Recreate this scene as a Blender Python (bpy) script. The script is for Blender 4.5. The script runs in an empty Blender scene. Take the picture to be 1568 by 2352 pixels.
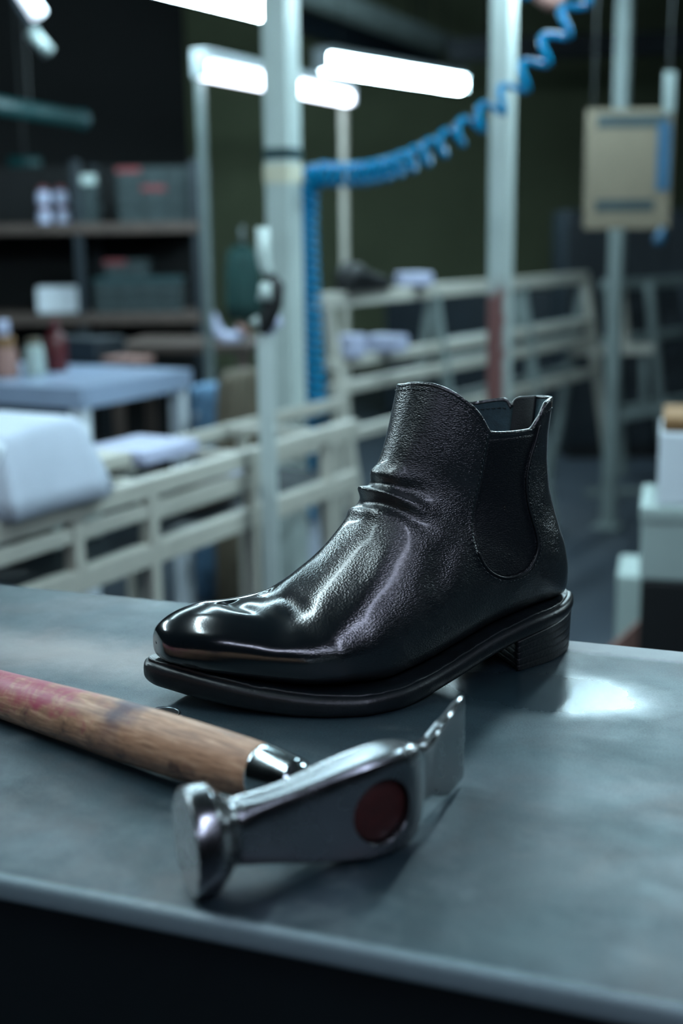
import bpy, bmesh, math, random
import numpy as np
from mathutils import Vector, Matrix
from mathutils.bvhtree import BVHTree

random.seed(4)
rng = np.random.default_rng(7)
SC = bpy.context.scene
COL = SC.collection
PI = math.pi
TZ = 0.85                                   # height of the workbench top

# ------------------------------------------------------------------ camera
FPX, HCAM, HZ, ROLL = 2950.0, 0.27, 540.0, 0.0131
PITCH = math.atan((1176 - HZ) / FPX)
CAM = np.array([0, 0, TZ + HCAM])
_F = np.array([0, math.cos(PITCH), -math.sin(PITCH)])
_U0 = np.array([0, math.sin(PITCH), math.cos(PITCH)])
_X0 = np.array([1.0, 0, 0])
_U = math.cos(ROLL) * _U0 + math.sin(ROLL) * _X0
_X = math.cos(ROLL) * _X0 - math.sin(ROLL) * _U0
cam = bpy.data.cameras.new('camera')
cam.sensor_fit = 'VERTICAL'
cam.sensor_height = 36.0
cam.lens = FPX / 2352 * 36.0
cam.clip_start = 0.02
cam.clip_end = 100
cam.dof.use_dof = True
cam.dof.focus_distance = 0.78
cam.dof.aperture_fstop = 4.2
cam.dof.aperture_blades = 9
camo = bpy.data.objects.new('camera', cam)
COL.objects.link(camo)
M = Matrix.Identity(4)
for r_ in range(3):
    M[r_][0], M[r_][1], M[r_][2], M[r_][3] = _X[r_], _U[r_], -_F[r_], CAM[r_]
camo.matrix_world = M
SC.camera = camo


def ray(px, py):
    return _F * FPX + _X * (px - 784) - _U * (py - 1176)


def at(px, py, Y):                          # a point of the place, Y metres away
    r = ray(px, py)
    return CAM + r * (Y / r[1])


def on_z(px, py, z):                        # a point of the place at height z
    r = ray(px, py)
    return CAM + r * ((z - CAM[2]) / r[2])


# ------------------------------------------------------------------ world and exposure
SC.view_settings.view_transform = 'Standard'
SC.view_settings.look = 'None'
SC.view_settings.gamma = 1.0
SC.view_settings.use_curve_mapping = False
SC.view_settings.exposure = 0.22
W = bpy.data.worlds.new('world')
SC.world = W
W.use_nodes = True
W.node_tree.nodes['Background'].inputs[0].default_value = (0.10, 0.30, 0.38, 1)
W.node_tree.nodes['Background'].inputs[1].default_value = 0.012
TUBE_POWER = 75.0

# ------------------------------------------------------------------ materials


def hexc(h):
    v = [int(h[i:i + 2], 16) / 255 for i in (0, 2, 4)]
    return tuple(((x / 12.92) if x <= 0.04045 else ((x + 0.055) / 1.055) ** 2.4) for x in v) + (1,)


class NT:
    def __init__(s, name):
        s.m = bpy.data.materials.new(name)
        s.m.use_nodes = True
        s.t = s.m.node_tree
        s.b = s.t.nodes['Principled BSDF']

    def n(s, typ, **kw):
        nd = s.t.nodes.new(typ)
        for k, v in kw.items():
            if k.startswith('_'):
                setattr(nd, k[1:], v)
            else:
                nd.inputs[k.replace('__', ' ')].default_value = v
        return nd

    def l(s, a, b):
        s.t.links.new(a, b)

    def coord(s, scale=(1, 1, 1), out='Object'):
        tc = s.n('ShaderNodeTexCoord')
        mp = s.n('ShaderNodeMapping')
        mp.inputs['Scale'].default_value = scale
        s.l(tc.outputs[out], mp.inputs['Vector'])
        return mp.outputs[0]

    def noise(s, vec, scale, detail=4, rough=0.55, dist=0.0):
        nd = s.n('ShaderNodeTexNoise')
        nd.inputs['Scale'].default_value = scale
        nd.inputs['Detail'].default_value = detail
        nd.inputs['Roughness'].default_value = rough
        nd.inputs['Distortion'].default_value = dist
        if vec is not None:
            s.l(vec, nd.inputs['Vector'])
        return nd.outputs['Fac']

    def ramp(s, fac, stops):
        nd = s.n('ShaderNodeValToRGB')
        el = nd.color_ramp.elements
        while len(el) < len(stops):
            el.new(0.5)
        for e, (p, c) in zip(el, stops):
            e.position = p
            e.color = c if not isinstance(c, (int, float)) else (c, c, c, 1)
        s.l(fac, nd.inputs[0])
        return nd.outputs[0]

    def mix(s, fac, a, b, blend='MIX'):
        nd = s.n('ShaderNodeMix')
        nd.data_type = 'RGBA'
        nd.blend_type = blend
        for sock, v in ((nd.inputs[0], fac), (nd.inputs[6], a), (nd.inputs[7], b)):
            if isinstance(v, bpy.types.NodeSocket):
                s.l(v, sock)
            else:
                sock.default_value = v
        return nd.outputs[2]

    def math(s, op, a, b=None):
        nd = s.n('ShaderNodeMath')
        nd.operation = op
        for i, v in enumerate((a, b)):
            if v is None:
                continue
            if isinstance(v, bpy.types.NodeSocket):
                s.l(v, nd.inputs[i])
            else:
                nd.inputs[i].default_value = v
        return nd.outputs[0]

    def bump(s, h, strength=0.3, dist=0.001, normal=None):
        nd = s.n('ShaderNodeBump')
        nd.inputs['Strength'].default_value = strength
        nd.inputs['Distance'].default_value = dist
        s.l(h, nd.inputs['Height'])
        if normal is not None:
            s.l(normal, nd.inputs['Normal'])
        s.l(nd.outputs[0], s.b.inputs['Normal'])
        return nd.outputs[0]


def mat(name, col, rough=0.5, metal=0.0, spec=0.5, vary=0.12, scale=30, bump=0.0, emit=None, es=0.0, coat=0.0):
    """plain painted, plastic, paper or metal surface with a little uneven wear"""
    t = NT(name)
    c = hexc(col) if isinstance(col, str) else tuple(col) + (1,)
    v = t.coord()
    f = t.noise(v, scale, 5)
    dark = tuple(x * (1 - vary) for x in c[:3]) + (1,)
    lite = tuple(min(1, x * (1 + vary)) for x in c[:3]) + (1,)
    t.l(t.ramp(f, [(0.3, dark), (0.7, lite)]), t.b.inputs['Base Color'])
    t.b.inputs['Roughness'].default_value = rough
    t.b.inputs['Metallic'].default_value = metal
    t.b.inputs['Specular IOR Level'].default_value = spec
    t.b.inputs['Coat Weight'].default_value = coat
    if bump:
        t.bump(t.noise(v, scale * 6, 3), bump, 0.0008)
    if emit:
        t.b.inputs['Emission Color'].default_value = hexc(emit) if isinstance(emit, str) else tuple(emit) + (1,)
        t.b.inputs['Emission Strength'].default_value = es
    return t.m


# ------------------------------------------------------------------ mesh helpers
def link(name, me, m, parent=None, smooth=True):
    if m is not None:
        me.materials.append(m)
    if smooth:
        for p in me.polygons:
            p.use_smooth = True
    o = bpy.data.objects.new(name, me)
    COL.objects.link(o)
    if parent is not None:
        o.parent = parent
    return o


def mesh_np(name, V, Fc):
    me = bpy.data.meshes.new(name)
    me.from_pydata([tuple(map(float, v)) for v in V], [], [tuple(map(int, f)) for f in Fc])
    me.update()
    return me


def obj_bm(name, bm, m, parent=None, smooth=False):
    me = bpy.data.meshes.new(name)
    bmesh.ops.recalc_face_normals(bm, faces=bm.faces)
    bm.to_mesh(me)
    bm.free()
    return link(name, me, m, parent, smooth)


def empty(name, loc=(0, 0, 0), rz=0.0):
    o = bpy.data.objects.new(name, None)
    o.location = [float(x) for x in loc]
    o.rotation_euler = (0, 0, rz)
    o.empty_display_size = 0.05
    COL.objects.link(o)
    return o


def tag(o, label, cat, group=None, kind=None):
    o['label'] = label
    o['category'] = cat
    if group:
        o['group'] = group
    if kind:
        o['kind'] = kind
    return o


def add_box(bm, x0, x1, y0, y1, z0, z1, bev=0.0, mtx=None, seg=2):
    g = bmesh.ops.create_cube(bm, size=1.0)
    vs = g['verts']
    for v in vs:
        v.co = Vector(((x0 + x1) / 2 + v.co.x * (x1 - x0), (y0 + y1) / 2 + v.co.y * (y1 - y0), (z0 + z1) / 2 + v.co.z * (z1 - z0)))
    if bev > 0:
        es = list({e for v in vs for e in v.link_edges})
        r = bmesh.ops.bevel(bm, geom=es, offset=bev, segments=seg, affect='EDGES', profile=0.5)
        vs = list({v for f in r['faces'] for v in f.verts} | {v for v in vs if v.is_valid})
    if mtx is not None:
        for v in vs:
            v.co = mtx @ v.co
    return vs


def add_bar(bm, a, b, w, h, bev=0.002, up=(0, 0, 1)):
    """square section bar from a to b, w wide and h high"""
    a, b = Vector(map(float, a)), Vector(map(float, b))
    d = b - a
    L = d.length
    d.normalize()
    up = Vector(up)
    if abs(d.dot(up)) > 0.95:
        up = Vector((0.88, -0.47, 0))
    s = d.cross(up).normalized()
    u = s.cross(d).normalized()
    mt = Matrix.Identity(4)
    for i in range(3):
        mt[i][0], mt[i][1], mt[i][2], mt[i][3] = d[i], s[i], u[i], a[i]
    add_box(bm, 0, L, -w / 2, w / 2, -h / 2, h / 2, bev, mt)


def add_tube(bm, pts, r, n=10, caps=True):
    """round tube through pts; r a number or one per point"""
    P = [Vector(map(float, p)) for p in pts]
    R = r if hasattr(r, '__len__') else [r] * len(P)
    prev = None
    rings = []
    for i, p in enumerate(P):
        d = (P[min(i + 1, len(P) - 1)] - P[max(i - 1, 0)]).normalized()
        if prev is None:
            a = Vector((0, 0, 1)) if abs(d.z) < 0.9 else Vector((1, 0, 0))
            s = d.cross(a).normalized()
        else:
            s = (prev - d * prev.dot(d)).normalized()
        prev = s
        u = d.cross(s)
        rings.append([bm.verts.new(p + (s * math.cos(k * 2 * PI / n) + u * math.sin(k * 2 * PI / n)) * R[i]) for k in range(n)])
    for a, b in zip(rings[:-1], rings[1:]):
        for k in range(n):
            bm.faces.new((a[k], a[(k + 1) % n], b[(k + 1) % n], b[k]))
    if caps:
        bm.faces.new(rings[0][::-1])
        bm.faces.new(rings[-1])


def add_lathe(bm, prof, n=32, mtx=None):
    """revolve (r, z) points about z"""
    rings = []
    for r, z in prof:
        if r < 1e-6:
            rings.append([bm.verts.new((0, 0, z))])
        else:
            rings.append([bm.verts.new((r * math.cos(k * 2 * PI / n), r * math.sin(k * 2 * PI / n), z)) for k in range(n)])
    for a, b in zip(rings[:-1], rings[1:]):
        for k in range(n):
            k2 = (k + 1) % n
            if len(a) == 1:
                bm.faces.new((a[0], b[k2], b[k]))
            elif len(b) == 1:
                bm.faces.new((a[k], a[k2], b[0]))
            else:
                bm.faces.new((a[k], a[k2], b[k2], b[k]))
    if len(rings[0]) > 1:
        bm.faces.new(rings[0][::-1])
    if len(rings[-1]) > 1:
        bm.faces.new(rings[-1])
    if mtx is not None:
        for rg in rings:
            for v in rg:
                v.co = mtx @ v.co


def grid_faces(ni, nj, wrap_j=True, off=0):
    i = np.arange(ni - 1)[:, None]
    j = np.arange(nj if wrap_j else nj - 1)[None, :]
    j2 = (j + 1) % nj
    a = i * nj + j
    b = i * nj + j2
    c = (i + 1) * nj + j2
    d = (i + 1) * nj + j
    return np.stack([a, b, c, d], -1).reshape(-1, 4) + off


def grid_normals(G, wrap_j=True):
    dj = np.roll(G, -1, 1) - np.roll(G, 1, 1) if wrap_j else np.gradient(G, axis=1)
    di = np.gradient(G, axis=0)
    N = np.cross(di, dj)
    N /= np.linalg.norm(N, axis=-1, keepdims=True) + 1e-12
    return N


def pchip(xk, yk, x):
    """smooth monotone interpolation, yk may have several columns"""
    xk = np.asarray(xk, float)
    yk = np.asarray(yk, float)
    if yk.ndim == 1:
        return pchip(xk, yk[:, None], x)[..., 0]
    h = np.diff(xk)[:, None]
    d = np.diff(yk, axis=0) / h
    m = np.zeros_like(yk)
    same = d[:-1] * d[1:] > 0
    w1 = 2 * h[1:] + h[:-1]
    w2 = h[1:] + 2 * h[:-1]
    with np.errstate(divide='ignore', invalid='ignore'):
        hm = (w1 + w2) / (w1 / d[:-1] + w2 / d[1:])
    m[1:-1] = np.where(same, hm, 0)
    m[0], m[-1] = d[0], d[-1]
    x = np.asarray(x, float)
    k = np.clip(np.searchsorted(xk, x) - 1, 0, len(xk) - 2)
    t = ((x - xk[k]) / h[k, 0])[..., None]
    hh = h[k]
    return ((1 + 2 * t) * (1 - t) ** 2) * yk[k] + t * (1 - t) ** 2 * hh * m[k] + t * t * (3 - 2 * t) * yk[k + 1] + t * t * (t - 1) * hh * m[k + 1]


def catmull(P, n, closed=False):
    P = np.asarray(P, float)
    N = len(P)
    out = []
    segs = N if closed else N - 1
    for i in range(segs):
        if closed:
            p0, p1, p2, p3 = P[(i - 1) % N], P[i], P[(i + 1) % N], P[(i + 2) % N]
        else:
            p0, p1, p2, p3 = P[max(i - 1, 0)], P[i], P[i + 1], P[min(i + 2, N - 1)]
        for t in np.linspace(0, 1, n, endpoint=False):
            out.append(0.5 * ((2 * p1) + (p2 - p0) * t + (2 * p0 - 5 * p1 + 4 * p2 - p3) * t * t + (3 * p1 - p0 - 3 * p2 + p3) * t ** 3))
    if not closed:
        out.append(P[-1])
    return np.array(out)


def resample(P, n, closed=False):
    P = np.asarray(P, float)
    Q = np.vstack([P, P[:1]]) if closed else P
    s = np.r_[0, np.cumsum(np.linalg.norm(np.diff(Q, axis=0), axis=1))]
    t = np.linspace(0, s[-1], n, endpoint=not closed)
    return np.stack([np.interp(t, s, Q[:, k]) for k in range(Q.shape[1])], 1)


def seg_dist(P, A):
    """distance of points P (..,k) to polyline A and the position 0..1 along it"""
    best = np.full(P.shape[:-1], 1e9)
    par = np.zeros(P.shape[:-1])
    L = np.r_[0, np.cumsum(np.linalg.norm(np.diff(A, axis=0), axis=1))]
    for i in range(len(A) - 1):
        d = A[i + 1] - A[i]
        t = np.clip(((P - A[i]) @ d) / (d @ d + 1e-15), 0, 1)
        q = np.linalg.norm(P - (A[i] + t[..., None] * d), axis=-1)
        m = q < best
        best = np.where(m, q, best)
        par = np.where(m, (L[i] + t * (L[i + 1] - L[i])) / L[-1], par)
    return best, par


def inside_poly(P, A):
    x, y = P[..., 0], P[..., 1]
    r = np.zeros(x.shape, bool)
    for i in range(len(A)):
        x0, y0 = A[i]
        x1, y1 = A[(i + 1) % len(A)]
        if y0 == y1:
            continue
        c = ((y0 > y) != (y1 > y)) & (x < (x1 - x0) * (y - y0) / (y1 - y0) + x0)
        r ^= c
    return r


# ------------------------------------------------------------------ lamps
def tube_mat(name, col, s):
    t = NT(name)
    t.b.inputs['Base Color'].default_value = (0.8, 0.85, 0.9, 1)
    t.b.inputs['Emission Color'].default_value = col
    t.b.inputs['Emission Strength'].default_value = s
    return t.m


M_TUBE = tube_mat('lit tube', (0.64, 0.90, 1.0, 1), TUBE_POWER)
M_TUBEB = tube_mat('lit tube behind', (0.64, 0.90, 1.0, 1), TUBE_POWER * 0.19)
M_FILLTUBER = tube_mat('added fill tube behind right', (0.64, 0.90, 1.0, 1), TUBE_POWER * 0.95)
M_FILLTUBES = tube_mat('added fill tube at the left', (0.70, 0.92, 1.0, 1), TUBE_POWER * 1.0)
M_FILLTUBEW = tube_mat('added fill tube at the right', (0.70, 0.92, 1.0, 1), TUBE_POWER * 0.9)
M_TUBEC = tube_mat('lit tube behind the camera', (0.70, 0.77, 1.0, 1), TUBE_POWER * 0.2)
M_TUBEV = tube_mat('lit tube violet white', (0.70, 0.77, 1.0, 1), TUBE_POWER * 0.34)
M_TUBEN = tube_mat('lit tube cool white', (0.74, 0.94, 1.0, 1), TUBE_POWER * 0.36)
M_TUBEV3 = tube_mat('low lit tube', (0.80, 0.86, 1.0, 1), 7.0)
M_TUBEDIM = tube_mat('dim lit tube', (0.75, 0.85, 1.0, 1), 1.2)
M_TEALTUBE = tube_mat('barely lit teal tube', (0.01, 0.22, 0.25, 1), 0.06)
M_TEALTUBE.node_tree.nodes['Principled BSDF'].inputs['Base Color'].default_value = (0.003, 0.022, 0.024, 1)
M_HOUSING = mat('white lamp housing', 'aab4b8', 0.45)
LAMP_Z = 1.93
CEIL = 3.6


def batten_lamp(a, b, label, tube=None, w=0.085, ceiling=CEIL, group=None, hang=True):
    a, b = np.array(a, float), np.array(b, float)
    d = b - a
    L = np.linalg.norm(d[:2])
    rz = math.atan2(d[1], d[0])
    c = (a + b) / 2
    r = empty('fluorescent_lamp', c, rz)
    r.rotation_euler = (0, -math.atan2(d[2], L), rz)
    tag(r, label, 'lamp', group)
    bm = bmesh.new()
    add_box(bm, -L / 2, L / 2, -w / 2, w / 2, 0.030, 0.062, 0.004)
    obj_bm('housing', bm, M_HOUSING, r)
    bm = bmesh.new()
    n = 24
    pts = [(-L / 2 + 0.012 + (L - 0.024) * k / n, 0, 0) for k in range(n + 1)]
    add_tube(bm, pts, w * 0.42, 20)
    obj_bm('tube', bm, tube or M_TUBE, r, True)
    for sx in (-1, 1):
        bm = bmesh.new()
        add_box(bm, sx * L / 2 - 0.004, sx * L / 2 + 0.008, -w * 0.46, w * 0.46, -w * 0.4, 0.034, 0.006)
        obj_bm('end_cap', bm, M_HOUSING, r)
    if hang:
        for sx in (-1, 1):
            bm = bmesh.new()
            add_tube(bm, [(sx * L * 0.38, 0, 0.06), (sx * L * 0.38, 0, ceiling - c[2])], 0.003, 6)
            obj_bm('hanger', bm, M_APRON0, r)
    return r


M_APRON0 = mat('dark wire', '14191b', 0.6)
batten_lamp((-0.87, 3.95, LAMP_Z), (-0.262, 4.98, LAMP_Z), 'long bright fluorescent lamp cut by the top edge, left of the nearest post')
batten_lamp(at(738, 142, 5.9), at(1056, 192, 6.8), 'bright fluorescent lamp hanging right of the nearest post, below the coiled hose', w=0.10)
# unseen lamps out of the picture: some follow from reflections, others are added light
batten_lamp((0.50, 3.35, LAMP_Z), (1.10, 4.37, LAMP_Z), 'fluorescent lamp above the picture, over the racks on the right')
batten_lamp((-1.15, 1.95, LAMP_Z), (-0.60, 3.00, LAMP_Z), 'added rim lamp above the picture, behind the left end of the workbench', M_TUBEB)  # unseen lamp added for rim light from the back left
batten_lamp((-0.72, 0.15, LAMP_Z), (-0.40, 1.25, LAMP_Z), 'fluorescent lamp above the picture, over the left half of the workbench', M_TUBEN)
batten_lamp((-0.42, 1.50, LAMP_Z), (-0.02, 2.55, LAMP_Z), 'fluorescent lamp above the picture, just behind the workbench', M_TUBEB)
batten_lamp((0.48, 0.28, LAMP_Z), (0.82, -0.72, LAMP_Z), 'fluorescent lamp above the picture, over the right half of the workbench', M_TUBEV)
batten_lamp((-0.72, -1.05, LAMP_Z), (0.45, -0.80, LAMP_Z), 'fluorescent lamp above the picture, behind the camera', M_TUBEC)
batten_lamp((0.42, 1.55, LAMP_Z), (0.86, 2.62, LAMP_Z), 'added fill lamp above the picture, behind the right half of the workbench', M_FILLTUBER)  # added unseen lamp that brightens the front right of the bench
batten_lamp((-1.95, 1.20, LAMP_Z), (-1.45, 2.25, LAMP_Z), 'added fill lamp left of the picture, over the low rack', M_FILLTUBES)  # added unseen lamp that lights the fronts of racks and posts
batten_lamp((1.95, 1.25, LAMP_Z), (2.45, 2.30, LAMP_Z), 'added fill lamp right of the picture, over the stacked boxes', M_FILLTUBEW)  # unseen lamp added to brighten the boxes and posts from the right

# ------------------------------------------------------------------ the hall
def concrete(name, a, b, rough=0.45):
    t = NT(name)
    v = t.coord()
    t.l(t.ramp(t.noise(v, 1.6, 7, 0.6), [(0.3, hexc(a)), (0.7, hexc(b))]), t.b.inputs['Base Color'])
    t.b.inputs['Roughness'].default_value = rough
    t.bump(t.noise(v, 40, 4), 0.1, 0.002)
    return t.m


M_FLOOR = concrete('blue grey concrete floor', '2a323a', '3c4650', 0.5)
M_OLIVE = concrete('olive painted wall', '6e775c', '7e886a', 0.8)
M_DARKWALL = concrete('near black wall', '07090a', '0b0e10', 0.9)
M_CEIL = concrete('dark ceiling', '111416', '181c1e', 0.9)


def struct(name, corners, m, thick=0.1):
    """slab through four corners, thickness added away from the room"""
    P = [Vector(map(float, c)) for c in corners]
    n = (P[1] - P[0]).cross(P[2] - P[0]).normalized() * thick
    bm = bmesh.new()
    a = [bm.verts.new(p) for p in P]
    b = [bm.verts.new(p - n) for p in P]
    bm.faces.new(a)
    bm.faces.new(b[::-1])
    for i in range(4):
        j = (i + 1) % 4
        bm.faces.new((a[j], a[i], b[i], b[j]))
    o = obj_bm(name, bm, m)
    o['kind'] = 'structure'
    return o


RX0, RX1, RY0, RY1 = -6.0, 7.0, -4.0, 11.0
struct('floor', [(RX0, RY0, 0), (RX1, RY0, 0), (RX1, RY1, 0), (RX0, RY1, 0)], M_FLOOR)
struct('ceiling', [(RX0, RY0, CEIL), (RX0, RY1, CEIL), (RX1, RY1, CEIL), (RX1, RY0, CEIL)], M_CEIL)
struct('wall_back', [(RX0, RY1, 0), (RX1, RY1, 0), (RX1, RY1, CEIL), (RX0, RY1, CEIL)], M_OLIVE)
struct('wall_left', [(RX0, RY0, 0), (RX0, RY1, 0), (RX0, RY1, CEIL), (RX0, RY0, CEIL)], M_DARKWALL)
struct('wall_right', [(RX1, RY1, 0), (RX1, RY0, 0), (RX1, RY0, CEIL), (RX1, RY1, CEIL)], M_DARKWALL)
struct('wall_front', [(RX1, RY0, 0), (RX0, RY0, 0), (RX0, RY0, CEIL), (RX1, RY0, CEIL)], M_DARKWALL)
# added dark wall that keeps the background on the left black
struct('wall_added_dark', [(-5.9, 6.6, 0), (-1.02, 9.2, 0), (-1.02, 9.2, CEIL), (-5.9, 6.6, CEIL)], M_DARKWALL, 0.08)

# ------------------------------------------------------------------ the workbench
def table_top_material():
    t = NT('worn grey green steel top')
    v = t.coord()
    big = t.noise(v, 5.5, 5, 0.6)
    mid_ = t.noise(v, 28, 6, 0.65)
    fine = t.noise(v, 900, 3, 0.6)
    base = t.ramp(big, [(0.30, hexc('1b292f')), (0.55, hexc('213138')), (0.75, hexc('293b42'))])
    sp = t.ramp(fine, [(0.36, 0.5), (0.62, 1.35)])
    c = t.mix(0.6, base, sp, 'MULTIPLY')
    # rubbed, paler scuffs and rusty brown dirt
    scuff = t.ramp(t.math('MULTIPLY', mid_, t.math('ADD', t.noise(v, 3.2, 3), 0.25)), [(0.40, 0.0), (0.56, 1.0)])
    c = t.mix(t.math('MULTIPLY', scuff, 0.5), c, hexc('5b6669'))
    rust = t.ramp(t.noise(t.coord((1.1, 0.8, 1)), 7.5, 7, 0.7, 0.8), [(0.56, 0.0), (0.72, 1.0)])
    c = t.mix(t.math('MULTIPLY', rust, 0.5), c, hexc('372b29'))
    # worn spots with their own places: a rubbed reddish strip at the back left, a bare strip on the rear edge

    def spot(cx, cy, rx, ry, soft, n_amp, n_scale):
        mp = t.n('ShaderNodeMapping')
        mp.inputs['Location'].default_value = (-cx / rx, -cy / ry, 0)
        mp.inputs['Scale'].default_value = (1 / rx, 1 / ry, 0)
        t.l(v, mp.inputs['Vector'])
        ln = t.n('ShaderNodeVectorMath')
        ln.operation = 'LENGTH'
        t.l(mp.outputs[0], ln.inputs[0])
        d = t.math('ADD', ln.outputs['Value'], t.math('MULTIPLY', t.math('SUBTRACT', t.noise(v, n_scale, 6, 0.7), 0.5), n_amp))
        return t.ramp(t.math('MULTIPLY', d, 0.5), [((1 - soft) / 2, 1.0), ((1 + soft) / 2, 0.0)])
    gloss = spot(GLOSS_AT[0], GLOSS_AT[1], 0.072, 0.040, 0.22, 0.7, 34)
    sc = spot(SCUFF_AT[0], SCUFF_AT[1], 0.13, 0.030, 0.7, 1.2, 40)
    c = t.mix(t.math('MULTIPLY', sc, 0.55), c, hexc('9a8f8c'))
    ba = spot(BARE_AT[0], BARE_AT[1], 0.10, 0.016, 0.3, 0.9, 60)
    c = t.mix(t.math('MULTIPLY', ba, 0.6), c, hexc('a2a2a4'))
    se = t.n('ShaderNodeSeparateXYZ')                     # the front edge is paler
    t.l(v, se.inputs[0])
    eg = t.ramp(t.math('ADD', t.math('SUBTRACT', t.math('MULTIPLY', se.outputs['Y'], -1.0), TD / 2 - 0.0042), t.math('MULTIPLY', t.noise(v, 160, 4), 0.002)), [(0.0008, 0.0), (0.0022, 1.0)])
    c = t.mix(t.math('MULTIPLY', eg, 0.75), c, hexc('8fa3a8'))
    t.l(c, t.b.inputs['Base Color'])
    rr = t.ramp(t.math('ADD', t.math('MULTIPLY', mid_, 0.6), t.math('MULTIPLY', big, 0.4)), [(0.30, 0.38), (0.68, 0.60)])
    rr = t.mix(gloss, rr, (0.26, 0.26, 0.26, 1))
    t.l(rr, t.b.inputs['Roughness'])
    # the film of dirt and old paint dulls and tints the sheen in patches
    pat = t.noise(t.coord((1.0, 1.5, 1)), 13, 7, 0.7, 0.6)
    t.l(t.ramp(t.math('ADD', t.math('MULTIPLY', pat, 0.6), t.math('MULTIPLY', fine, 0.4)), [(0.36, 0.45), (0.60, 1.0)]), t.b.inputs['Specular IOR Level'])
    t.l(t.ramp(t.noise(v, 9, 6, 0.65, 0.5), [(0.38, (0.70, 0.94, 1.0, 1)), (0.52, (0.84, 0.94, 1.0, 1)), (0.66, (1.0, 0.90, 0.88, 1))]), t.b.inputs['Specular Tint'])
    hh = t.math('ADD', t.math('MULTIPLY', fine, 0.6), t.math('MULTIPLY', mid_, 0.5))
    hh = t.math('MULTIPLY', hh, t.math('SUBTRACT', 1.0, t.math('MULTIPLY', gloss, 0.75)))
    t.bump(hh, 0.26, 0.0007)
    return t.m


M_APRON = mat('black painted steel', (0.004, 0.008, 0.010), 0.55, vary=0.2, scale=20)
M_HOLESHADE = mat('dark hollow', (0.003, 0.004, 0.005), 0.8)
TA = math.radians(-20.95)
bl = on_z(0, 1340, TZ)
br = on_z(1568, 1495, TZ)
fl = on_z(0, 2018, TZ)
fr = on_z(1568, 2318, TZ)
ex = np.array([math.cos(TA), math.sin(TA), 0])
ey = np.array([-math.sin(TA), math.cos(TA), 0])
yb = ((bl + br) / 2) @ ey
yf = ((fl + fr) / 2) @ ey
yc = (yb + yf) / 2
TD = yb - yf
TX = 0.10
tc = ex * TX + ey * yc


def bench_local(p):
    d = np.asarray(p)[:2] - tc[:2]
    return float(d @ ex[:2]), float(d @ ey[:2])


GLOSS_AT = bench_local(on_z(1235, 1585, TZ))
SCUFF_AT = bench_local(on_z(150, 1500, TZ))
BARE_AT = bench_local(on_z(1520, 1500, TZ))
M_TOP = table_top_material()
bench = empty('workbench', (tc[0], tc[1], 0), TA)
tag(bench, 'grey green worn steel workbench that carries the boot and the hammer', 'workbench')
bm = bmesh.new()
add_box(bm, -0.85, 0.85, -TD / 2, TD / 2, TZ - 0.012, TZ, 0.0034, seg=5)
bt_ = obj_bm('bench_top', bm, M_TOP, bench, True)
bt_.data.set_sharp_from_angle(angle=math.radians(35))
bm = bmesh.new()
for y in (-TD / 2 + 0.009, TD / 2 - 0.009):
    add_box(bm, -0.845, 0.845, y - 0.003, y + 0.003, TZ - 0.105, TZ - 0.0115, 0.001)
for x in (-0.845, 0.845):
    add_box(bm, x - 0.003, x + 0.003, -TD / 2 + 0.004, TD / 2 - 0.004, TZ - 0.105, TZ - 0.0115, 0.001)
obj_bm('apron', bm, M_APRON, bench)
for sx in (-1, 1):
    for sy in (-1, 1):
        bm = bmesh.new()
        add_box(bm, sx * 0.81 - 0.02, sx * 0.81 + 0.02, sy * (TD / 2 - 0.03) - 0.02, sy * (TD / 2 - 0.03) + 0.02, 0, TZ - 0.0115, 0.003)
        obj_bm('leg', bm, M_APRON, bench)
bm = bmesh.new()
add_box(bm, -0.80, 0.80, -TD / 2 + 0.02, TD / 2 - 0.02, 0.16, 0.19, 0.003)
obj_bm('lower_shelf', bm, M_APRON, bench)


# the bolt hole half hidden by the hammer handle
hx, hy = bench_local(on_z(374, 1639, TZ))
bm = bmesh.new()
add_lathe(bm, [(0.0098, TZ - 0.0005), (0.0101, TZ + 0.0005), (0.0096, TZ + 0.0007), (0.0090, TZ + 0.0002), (0.0088, TZ - 0.0005)], 40, Matrix.Translation((hx, hy, 0)))
hole = obj_bm('bolt_hole', bm, mat('bare steel rim', '8a979c', 0.3, 1.0), bench, True)
hole['label'] = 'small round hole with a bright steel rim in the bench top'
bm = bmesh.new()
add_lathe(bm, [(0.0, TZ + 0.00012), (0.0090, TZ + 0.00012), (0.0090, TZ - 0.0003), (0, TZ - 0.0003)], 40, Matrix.Translation((hx, hy, 0)))
obj_bm('shade_disc', bm, M_HOLESHADE, hole)  # flat black disc stands in for the shade inside the hole

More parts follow.
